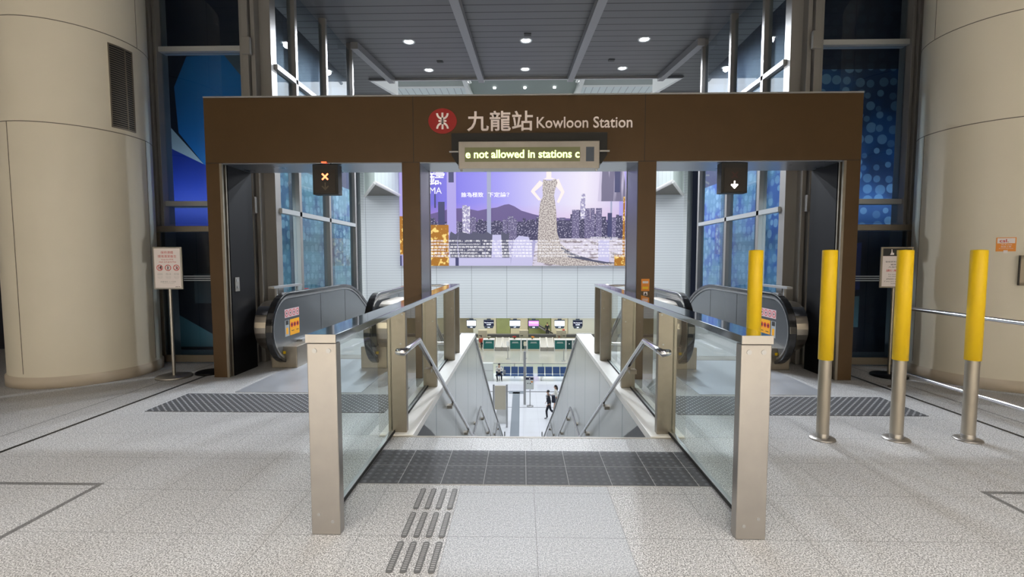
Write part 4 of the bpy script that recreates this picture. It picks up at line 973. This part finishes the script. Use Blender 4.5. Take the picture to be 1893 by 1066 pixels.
# panels and screens behind the desks
for x0, x1, z1, m_, lab in ((-5.6,-4.1,-4.7,M_pipe,'grey panel at the left behind the check-in'),(-4.1,-3.0,-4.7,M_creamp,'pale panel behind monitor 16'),(-2.95,-1.4,-5.2,M_olive,'olive tinted glass screen behind the left baggage belts'),(-1.35,.6,-4.7,M_creamp,'cream panel behind the middle desks'),(.7,3.2,-5.0,M_olive,'long olive glass screen behind the right baggage belts'),(3.25,5.1,-4.7,M_creamp,'cream panel behind monitor 19'),(5.15,9,-4.7,M_pipe,'grey panel at the right behind the check-in')):
    tag(MB().box(x0,x1,53.0,53.1,-8,z1).build('screen_panel', m_), lab, 'panel', 'panels behind the check-in')
for x0, lab in ((-4.75,'beige kiosk cabinet behind the leftmost desks'),(-.35,'beige kiosk cabinet behind the middle desks'),(3.6,'tall beige kiosk cabinet behind desk 19'),(4.15,'slim beige kiosk cabinet with red top, right of desk 19')):
    r = thing('kiosk_cabinet', lab, 'cabinet', (x0,49.9,FL), 0, 'kiosk cabinets behind the desks')
    MB().box(x0,x0+(.95 if x0<0 else .5),49.8,50.2,FL,-6.15).build('body', M_beige, r); MB().box(x0+.1,x0+.4,49.78,49.8,-6.75,-6.68).build('slot', M_ink, r)
    if x0 > 4: MB().box(x0+.1,x0+.35,49.85,50.1,-6.15,-6.05).build('top_cap', M_red, r)
# an escalator far behind the desks
r = thing('far_escalator', 'distant dark escalator rising behind the right check-in belts', 'escalator', (2.0,52.5,FL))
b = MB(); b.prism([(.9,-5.55),(1.0,-5.35),(3.3,-6.75),(3.3,-7.0),(3.1,-7.0)],1,52.2,52.8); b.build('balustrade', M_gsteel, r)
b = MB(); b.tube([(.9,52.2,-5.45),(3.4,52.2,-6.85)],.05,8); b.build('handrail', M_ink, r)
# flowers and clutter on the worktops
def pot(x, col, label):
    r = thing('flower_pot', label, 'plant', (x,48.2,-6.8), 0, 'potted flowers on the desks')
    MB().cyl(x,48.2,-6.8,-6.66,.06,12,.09).build('pot', M_pot, r)
    b = MB()
    for k in range(16): a = rnd.uniform(0,2*pi); q = rnd.uniform(0,.22); b.ball((x+q*cos(a),48.2+q*.5*sin(a),-6.60+rnd.uniform(-.03,.08)),.055,.05,.035,8,5)
    b.build('blossom', col, r); b = MB()
    for k in range(10): a = k*.63; b.ball((x+.2*cos(a),48.2+.1*sin(a),-6.66),.06,.04,.02,8,5)
    b.build('leaf', M_leaf, r)
pot(-.85, M_red, 'pot of red flowers on the desk below monitor 17'); pot(1.0, M_or, 'pot of orange flowers on the desk below the purple monitor'); pot(-3.5, M_beige, 'pale pot of flowers on the desk below monitor 16')
# stanchions with boards
def stanchion(x, y, h, label, sign):
    r = thing('stanchion', label, 'stanchion', (x,y,FL), 0, 'queue stanchions in the hall')
    b = MB(); b.lathe(x,y,[(0,FL),(.18,FL),(.18,FL+.03),(.03,FL+.05)],16); b.build('base', M_gsteel, r)
    MB().cyl(x,y,FL+.02,FL+h,.035,10).build('pole', M_gsteel, r)
    if sign: MB().box(x-.13,x+.13,y-.03,y,FL+h,FL+h+.42).build('sign_board', sign, r)
stanchion(-1.4,44.1,1.25,'queue stanchion with a white board, left of the mast',M_white); stanchion(.22,44.4,1.2,'queue stanchion with a small yellow board behind the mast',M_creamp); stanchion(3.8,43.3,1.15,'plain queue stanchion at the right',None)
# glass barrier behind the seats
r = thing('glass_barrier', 'long low glass barrier with steel posts behind the blue seats', 'barrier', (0,37.1,FL))
b = MB(); b.box(-3.6,5.2,37.08,37.14,-6.88,-6.84); b.build('top_rail', M_gsteel, r); MB().box(-3.6,5.2,37.1,37.115,-7.95,-6.88).build('glass_panel', M_glass, r)
for x in (-2.96,-.67,.93+.65,3.9,-3.58,5.18): MB().box(x-.02,x+.02,37.06,37.15,FL,-6.84).build('post', M_gsteel, r)
# seats
def bench(xs, label):
    r = thing('seat_row', label, 'bench', (sum(xs)/len(xs),36.5,FL), 0, 'rows of blue seats')
    for x in xs:
        s_ = MB(); s_.box(x-.265,x+.265,36.05,36.5,-7.62,-7.55); s_.build('seat', M_blue, r, bevel=.02)
        b = MB(); b.add([(x-.265,36.45,-7.52),(x+.265,36.45,-7.52),(x+.265,36.60,-7.0),(x-.265,36.60,-7.0),(x-.265,36.52,-7.52),(x+.265,36.52,-7.52),(x+.265,36.67,-7.0),(x-.265,36.67,-7.0)],BF); b.build('backrest', M_blue, r, bevel=.015)
    MB().box(xs[0]-.3,xs[-1]+.3,36.28,36.36,-7.68,-7.62).build('beam', M_gsteel, r)
    for x in (xs[0],xs[-1]): b = MB(); b.box(x-.03,x+.03,36.1,36.55,FL,FL+.04); b.box(x-.03,x+.03,36.29,36.35,FL,-7.64); b.build('leg', M_gsteel, r)
bench((-1.85,-1.25,-.65,-.07,.54),'row of blue seats with a man sitting at its left end'); bench((1.43,2.03,2.62,3.2,3.8),'row of empty blue seats at the right, cut off by the stair wall')
# mast, notice stand, panels near the foot of the stairs
r = thing('mast', 'tall slim grey mast standing in the middle of the hall', 'mast', (.11,30.2,FL)); MB().box(.03,.19,30.12,30.28,FL,-4.5).build('pole', M_gsteel, r)
b = MB(); b.box(.02,.20,30.11,30.29,-5.9,-5.85); b.build('clamp', M_steel, r)
r = thing('notice_stand', 'grey notice stand with a dark header beside the mast', 'sign', (.45,29.8,FL))
b = MB(); b.lathe(.45,29.8,[(0,FL),(.22,FL),(.22,FL+.025),(.03,FL+.04)],18); b.build('base', M_gsteel, r); MB().cyl(.45,29.8,FL+.02,-6.9,.03,10).build('pole', M_gsteel, r)
MB().box(.16,.68,29.73,29.77,-6.86,-6.08).build('board', M_steel, r); b = MB(); b.cur = 0; b.rect(.18,.66,-6.84,-6.25,29.725); b.cur = 1; b.rect(.18,.66,-6.25,-6.11,29.725); b.cur = 2; b.disc(.42,-6.18,.045,29.72,12); b.cur = 3; b.rect(.50,.62,-6.42,-6.34,29.72); b.cur = 4; b.rect(.25,.36,-6.50,-6.46,29.72); b.rect(.42,.5,-6.52,-6.46,29.72)
b.build('poster', [M_pipe,M_scrd,M_white,M_or,M_ink], r)
r = thing('notice_board', 'beige metal notice panel on two steel posts at the foot of the stairs', 'panel', (-1.29,26,FL))
MB().box(-1.60,-.98,25.98,26.04,-6.98,-5.62).build('board', M_beige, r)
for x in (-1.66,-.92): MB().box(x-.05,x+.05,25.95,26.07,FL,-5.55).build('post', M_gsteel, r)
tag(MB().box(-1.55,-1.0,26.6,27.1,FL,-7.0).build('white_cabinet', M_white), 'white cabinet behind the beige notice panel', 'cabinet')
r = thing('service_cabinet', 'grey green service cabinet with one horizontal joint, left of the seated man', 'cabinet', (-2.8,36.1,FL))
MB().box(-3.5,-2.32,36.0,36.5,FL,-6.62).build('body', M_pipe, r); b = MB(); b.box(-3.5,-2.32,35.995,36.0,-7.20,-7.17); b.build('joint', M_grey, r)
for sx, side in ((-1,'left'),(1,'right')):
    tag(MB().box(sx*.90,sx*.96,22.9,23.0,FL,-7.1).build('rail_end_post', M_gsteel), 'short steel post at the foot of the %s stair handrail' % side, 'post')

# ================================================================== PEOPLE
def skin_mesh(nodes, edges, levels=1, root=0):
    me = bpy.data.meshes.new('s'); me.from_pydata([n[:3] for n in nodes], edges, [])
    o = bpy.data.objects.new('s', me); COL.objects.link(o)
    sk = o.modifiers.new('sk','SKIN'); sk.use_smooth_shade = True
    for i, n in enumerate(nodes):
        d = me.skin_vertices[0].data[i]; d.radius = (n[3], n[4] if len(n) > 4 else n[3]); d.use_root = (i == root)
    if levels: ss = o.modifiers.new('ss','SUBSURF'); ss.levels = levels; ss.render_levels = levels
    bpy.context.view_layer.update()
    m2 = bpy.data.meshes.new_from_object(o.evaluated_get(bpy.context.evaluated_depsgraph_get()))
    out = ([tuple(v.co) for v in m2.vertices], [list(p.vertices) for p in m2.polygons])
    bpy.data.objects.remove(o); bpy.data.meshes.remove(me); bpy.data.meshes.remove(m2)
    return out
def lerp(a, b, t): return tuple(a[i]+(b[i]-a[i])*t for i in range(3))
def hand(mb, wrist, dirv, side, curl=.5):
    """palm, four bent fingers of different length and a thumb from the side of the palm"""
    w_ = Vector(wrist); d = Vector(dirv).normalized(); s_ = Vector((0,1,0)) if abs(d.y) < .8 else Vector((1,0,0)); s_ = (s_-d*s_.dot(d)).normalized(); n_ = d.cross(s_)*side
    p = w_+d*.045
    mb.add(*skin_mesh([(*w_,.022,.022),(*p,.034,.016),(*(w_+d*.085),.036,.014)], [(0,1),(1,2)]), True)
    for k, L in enumerate((.062,.074,.070,.055)):
        a = w_+d*.075+s_*(.027-.018*k); q = a+(d*(1-.3*curl)+n_*curl*.5)*L*.5; e_ = q+(d*(1-curl*.7)+n_*curl)*L*.5
        mb.add(*skin_mesh([(*a,.009),(*q,.0085),(*e_,.007)], [(0,1),(1,2)], 0), True)
    a = w_+d*.03+s_*.03; q = a+(d*.7+s_*.6+n_*.3).normalized()*.035; e_ = q+(d+n_*.3).normalized()*.028
    mb.add(*skin_mesh([(*a,.011),(*q,.010),(*e_,.008)], [(0,1),(1,2)], 0), True)
def person(name, label, loc, rz, J, top, legs, hairm, shoem, skirt=False, long_hair=False, bag=None):
    """J: joints in local coordinates, figure faces -y"""
    r = thing(name, label, 'person', loc, rz)
    g = lambda k: J[k]
    hips, chest, neck, head = g('hips'), g('chest'), g('neck'), g('head')
    face = Vector(J.get('face', (0,-1,0))).normalized(); H = Vector(head)
    nodes = [(*hips,.092,.082),(*lerp(hips,chest,.5),.095,.080),(*chest,.115,.095),(*neck,.05,.05),(*(H+Vector((0,0,-.075))-face*-.01),.052,.055),(*(H+Vector((0,0,-.01))),.072,.088),(*(H+Vector((0,0,.07))),.060,.075)]
    ed = [(0,1),(1,2),(2,3),(3,4),(4,5),(5,6)]
    def chain(st, pts): 
        k = st
        for p in pts: nodes.append(p); ed.append((k,len(nodes)-1)); k = len(nodes)-1
    for s_ in ('L','R'):
        chain(2, [(*g('sh'+s_),.052),(*g('el'+s_),.038),(*g('wr'+s_),.025)])
        chain(0, [(*g('hp'+s_),.068),(*g('kn'+s_),.050),(*g('an'+s_),.034)])
    b = MB(); b.add(*skin_mesh(nodes, ed), True)
    nose = H+face*.098+Vector((0,0,-.005)); b.ball(nose,.013,.013,.022,8,6)
    sd = face.cross(Vector((0,0,1)))
    for k in (-1,1):
        b.ball(H+sd*k*.078,.012,.018,.03,8,6)
    for s_, k in (('L',-1),('R',1)):
        dv = Vector(g('wr'+s_))-Vector(g('el'+s_)); hand(b, g('wr'+s_), J.get('hd'+s_, tuple(dv)), k)
    b.cur = 1
    for k in (-1,1): b.ball(H+face*.088+sd*k*.03+Vector((0,0,.018)),.009,.009,.006,8,5)
    b.cur = 2; b.ball(H+face*.090+Vector((0,0,-.042)),.02,.012,.006,8,5)
    b.build('body', [M_skin,M_ink,M_rcloth], r, local=True)
    # hair
    b = MB(); c = H-face*.018+Vector((0,0,.045)); b.ball(c,.090,.100,.082,14,10)
    if long_hair:
        for q in (-.05,0,.05): b.tube([tuple(c-face*.05+sd*q), tuple(H-face*.11+sd*q*1.1+Vector((0,0,-.10))), tuple(H-face*.10+sd*q*1.0+Vector((0,0,-.24)))],[.05,.05,.02],8)
    b.build('hair', hairm, r, local=True)
    # top with sleeves
    nodes = [(*lerp(hips,chest,J.get('low',-.12) if not skirt else -.25),.150 if not skirt else .165,.140),(*lerp(hips,chest,.5),.135,.125),(*lerp(hips,chest,.95),.150,.125),(*lerp(chest,neck,.72),.075,.07)]; ed = [(0,1),(1,2),(2,3)]
    for s_ in ('L','R'): chain(2, [(*g('sh'+s_),.068),(*g('el'+s_),.052),(*lerp(g('el'+s_),g('wr'+s_),.94),.038)])
    b = MB(); b.add(*skin_mesh(nodes, ed), True); b.build('jacket' if top in (M_suit,M_wcloth) else 'shirt', top, r, local=True)
    if skirt:
        b = MB(); nodes = [(*lerp(hips,chest,.05),.14,.11)]; ed = []; chain(0, [(*lerp(g('hpL'),g('knL'),.35),.11,.10),(*lerp(g('hpL'),g('knL'),.85),.085,.08)]); chain(0, [(*lerp(g('hpR'),g('knR'),.35),.11,.10),(*lerp(g('hpR'),g('knR'),.85),.085,.08)])
        b.add(*skin_mesh(nodes, ed), True); b.build('skirt', legs, r, local=True)
    else:
        nodes = [(*lerp(hips,chest,.15),.125,.115),(*hips,.130,.120)]; ed = [(0,1)]
        for s_ in ('L','R'): chain(1, [(*g('hp'+s_),.10),(*g('kn'+s_),.072),(*lerp(g('kn'+s_),g('an'+s_),1.06),.056)])
        b = MB(); b.add(*skin_mesh(nodes, ed, root=1), True); b.build('trousers', legs, r, local=True)
    for s_ in ('L','R'):
        a = Vector(g('an'+s_)); t = Vector(g('to'+s_))
        b = MB(); b.add(*skin_mesh([(*(a+Vector((0,0,-.02))),.042),(*lerp(a+Vector((0,0,-.045)),t,.4),.040,.034),(*t,.036,.024)], [(0,1),(1,2)]), True); b.build('shoe', shoem, r, local=True)
    return r
# businessman walking away to the left with a backpack (local x: walking direction is -x)
walk = dict(low=-.34,hips=(0,0,.93),chest=(-.03,0,1.30),neck=(-.05,0,1.47),head=(-.07,0,1.60),face=(-1,-.15,-.05),
    shL=(-.03,-.18,1.39),elL=(.02,-.23,1.12),wrL=(-.10,-.22,.90),shR=(-.03,.18,1.39),elR=(-.02,.23,1.12),wrR=(-.16,.22,.93),
    hpL=(0,-.09,.90),knL=(-.16,-.09,.50),anL=(-.12,-.09,.10),toL=(-.29,-.09,.035),hpR=(0,.09,.90),knR=(.10,.09,.49),anR=(.38,.09,.24),toR=(.40,.09,.10))
person('person','person in a dark suit walking left with a backpack in the hall',(1.54,27.5,FL),0,walk,M_suit,M_suit,M_hair,M_shoe)
r = thing('backpack','dark backpack worn by the walking man in the suit','backpack',(1.78,27.5,FL+1.0))
MB().prism(rrect(1.70,1.90,FL+.98,FL+1.40,.06),1,27.36,27.64).build('bag', M_pack, r, bevel=.03)
MB().prism(rrect(1.89,1.95,FL+1.0,FL+1.22,.02),1,27.40,27.60).build('pocket', M_gcloth, r, bevel=.01)
for y in (27.38,27.62): MB().tube([(1.72,y,FL+1.36),(1.52,y,FL+1.48),(1.37,y,FL+1.36),(1.40,y,FL+1.12),(1.70,y,FL+1.02)],.016,8).build('strap', M_pack, r)
walkw = dict(hips=(0,0,.92),chest=(-.02,0,1.24),neck=(-.03,0,1.40),head=(-.05,0,1.53),face=(-1,-.2,0),
    shL=(-.02,-.15,1.33),elL=(.05,-.19,1.10),wrL=(-.08,-.18,.92),shR=(-.02,.15,1.33),elR=(-.04,.19,1.10),wrR=(-.20,.16,1.02),
    hpL=(0,-.08,.86),knL=(-.10,-.07,.48),anL=(-.16,-.07,.09),toL=(-.31,-.07,.035),hpR=(0,.08,.86),knR=(.08,.07,.48),anR=(.20,.07,.13),toR=(.06,.07,.03))
person('person','person with long dark hair in a white jacket walking behind the man in the suit',(2.06,28.9,FL),0,walkw,M_wcloth,M_suit,M_hair,M_shoe,skirt=True,long_hair=True)
sit = dict(low=.05,hips=(0,0,.52),chest=(0,-.02,.90),neck=(0,-.05,1.07),head=(0,-.09,1.20),face=(0,-1,-.45),
    shL=(-.18,-.02,1.0),elL=(-.24,-.12,.74),wrL=(-.07,-.30,.78),shR=(.18,-.02,1.0),elR=(.24,-.12,.74),wrR=(.07,-.30,.78),hdL=(.5,-.6,.2),hdR=(-.5,-.6,.2),
    hpL=(-.09,-.05,.52),knL=(-.17,-.46,.52),anL=(-.12,-.44,.10),toL=(-.14,-.60,.035),hpR=(.09,-.05,.52),knR=(.19,-.46,.52),anR=(.20,-.40,.10),toR=(.24,-.56,.035))
person('person','seated person in a white shirt and dark trousers looking down at a phone',(-1.85,36.33,FL+.02),0,sit,M_wcloth,M_suit,M_hair,M_shoe)
tag(MB().box(-1.89,-1.81,35.93,35.95,FL+.80,FL+.94).build('phone', M_ink), 'small dark phone held by the seated man', 'phone')
r = thing('shoulder_bag','grey bag lying on the seat beside the seated man','bag',(-1.42,36.3,FL+.45)); MB().prism(rrect(-1.55,-1.34,FL+.465,FL+.80,.05),1,36.12,36.34).build('bag', M_gcloth, r, bevel=.03)
MB().tube([(-1.52,36.26,FL+.78),(-1.43,36.26,FL+.90),(-1.33,36.26,FL+.78)],.012,6).build('strap', M_ink, r)
stand = dict(hips=(0,0,.93),chest=(0,0,1.30),neck=(0,-.01,1.46),head=(0,-.03,1.59),face=(0,-1,-.2),
    shL=(-.18,0,1.39),elL=(-.24,-.02,1.12),wrL=(-.20,-.18,.98),shR=(.18,0,1.39),elR=(.24,-.02,1.12),wrR=(.20,-.18,.98),
    hpL=(-.09,0,.90),knL=(-.10,-.02,.50),anL=(-.10,.02,.09),toL=(-.12,-.14,.035),hpR=(.09,0,.90),knR=(.10,-.02,.50),anR=(.10,.02,.09),toR=(.12,-.14,.035))
seatd = {k: ((v[0],v[1],v[2]-.28) if k not in ('face','low') else v) for k, v in stand.items()}; seatd['low'] = .02
for k in ('knL','knR','anL','anR','toL','toR'): seatd[k] = {'knL':(-.1,-.30,.50),'knR':(.1,-.30,.50),'anL':(-.1,-.24,.10),'anR':(.1,-.24,.10),'toL':(-.1,-.38,.04),'toR':(.1,-.38,.04)}[k]
person('person','clerk with long brown hair sitting behind desk 19',(3.85,49.2,FL),0,seatd,M_suit,M_suit,M_hairb,M_shoe,long_hair=True)
person('person','person in a red top standing behind the desk end below monitor 16',(-4.35,49.0,FL),.5,seatd,M_rcloth,M_suit,M_hair,M_shoe)
person('person','person in dark clothes standing behind the olive glass near monitor 19',(2.75,52.0,FL+.7),0,stand,M_suit,M_suit,M_hair,M_shoe)
tag(MB().box(2.3,3.2,51.7,52.15,FL,FL+.7).build('platform', M_beige), 'beige platform under the person behind the belts', 'platform')
person('person','person in an orange vest seen through the left balustrade glass',(-9.6,41.0,FL),.4,stand,M_rcloth,M_suit,M_hair,M_shoe)
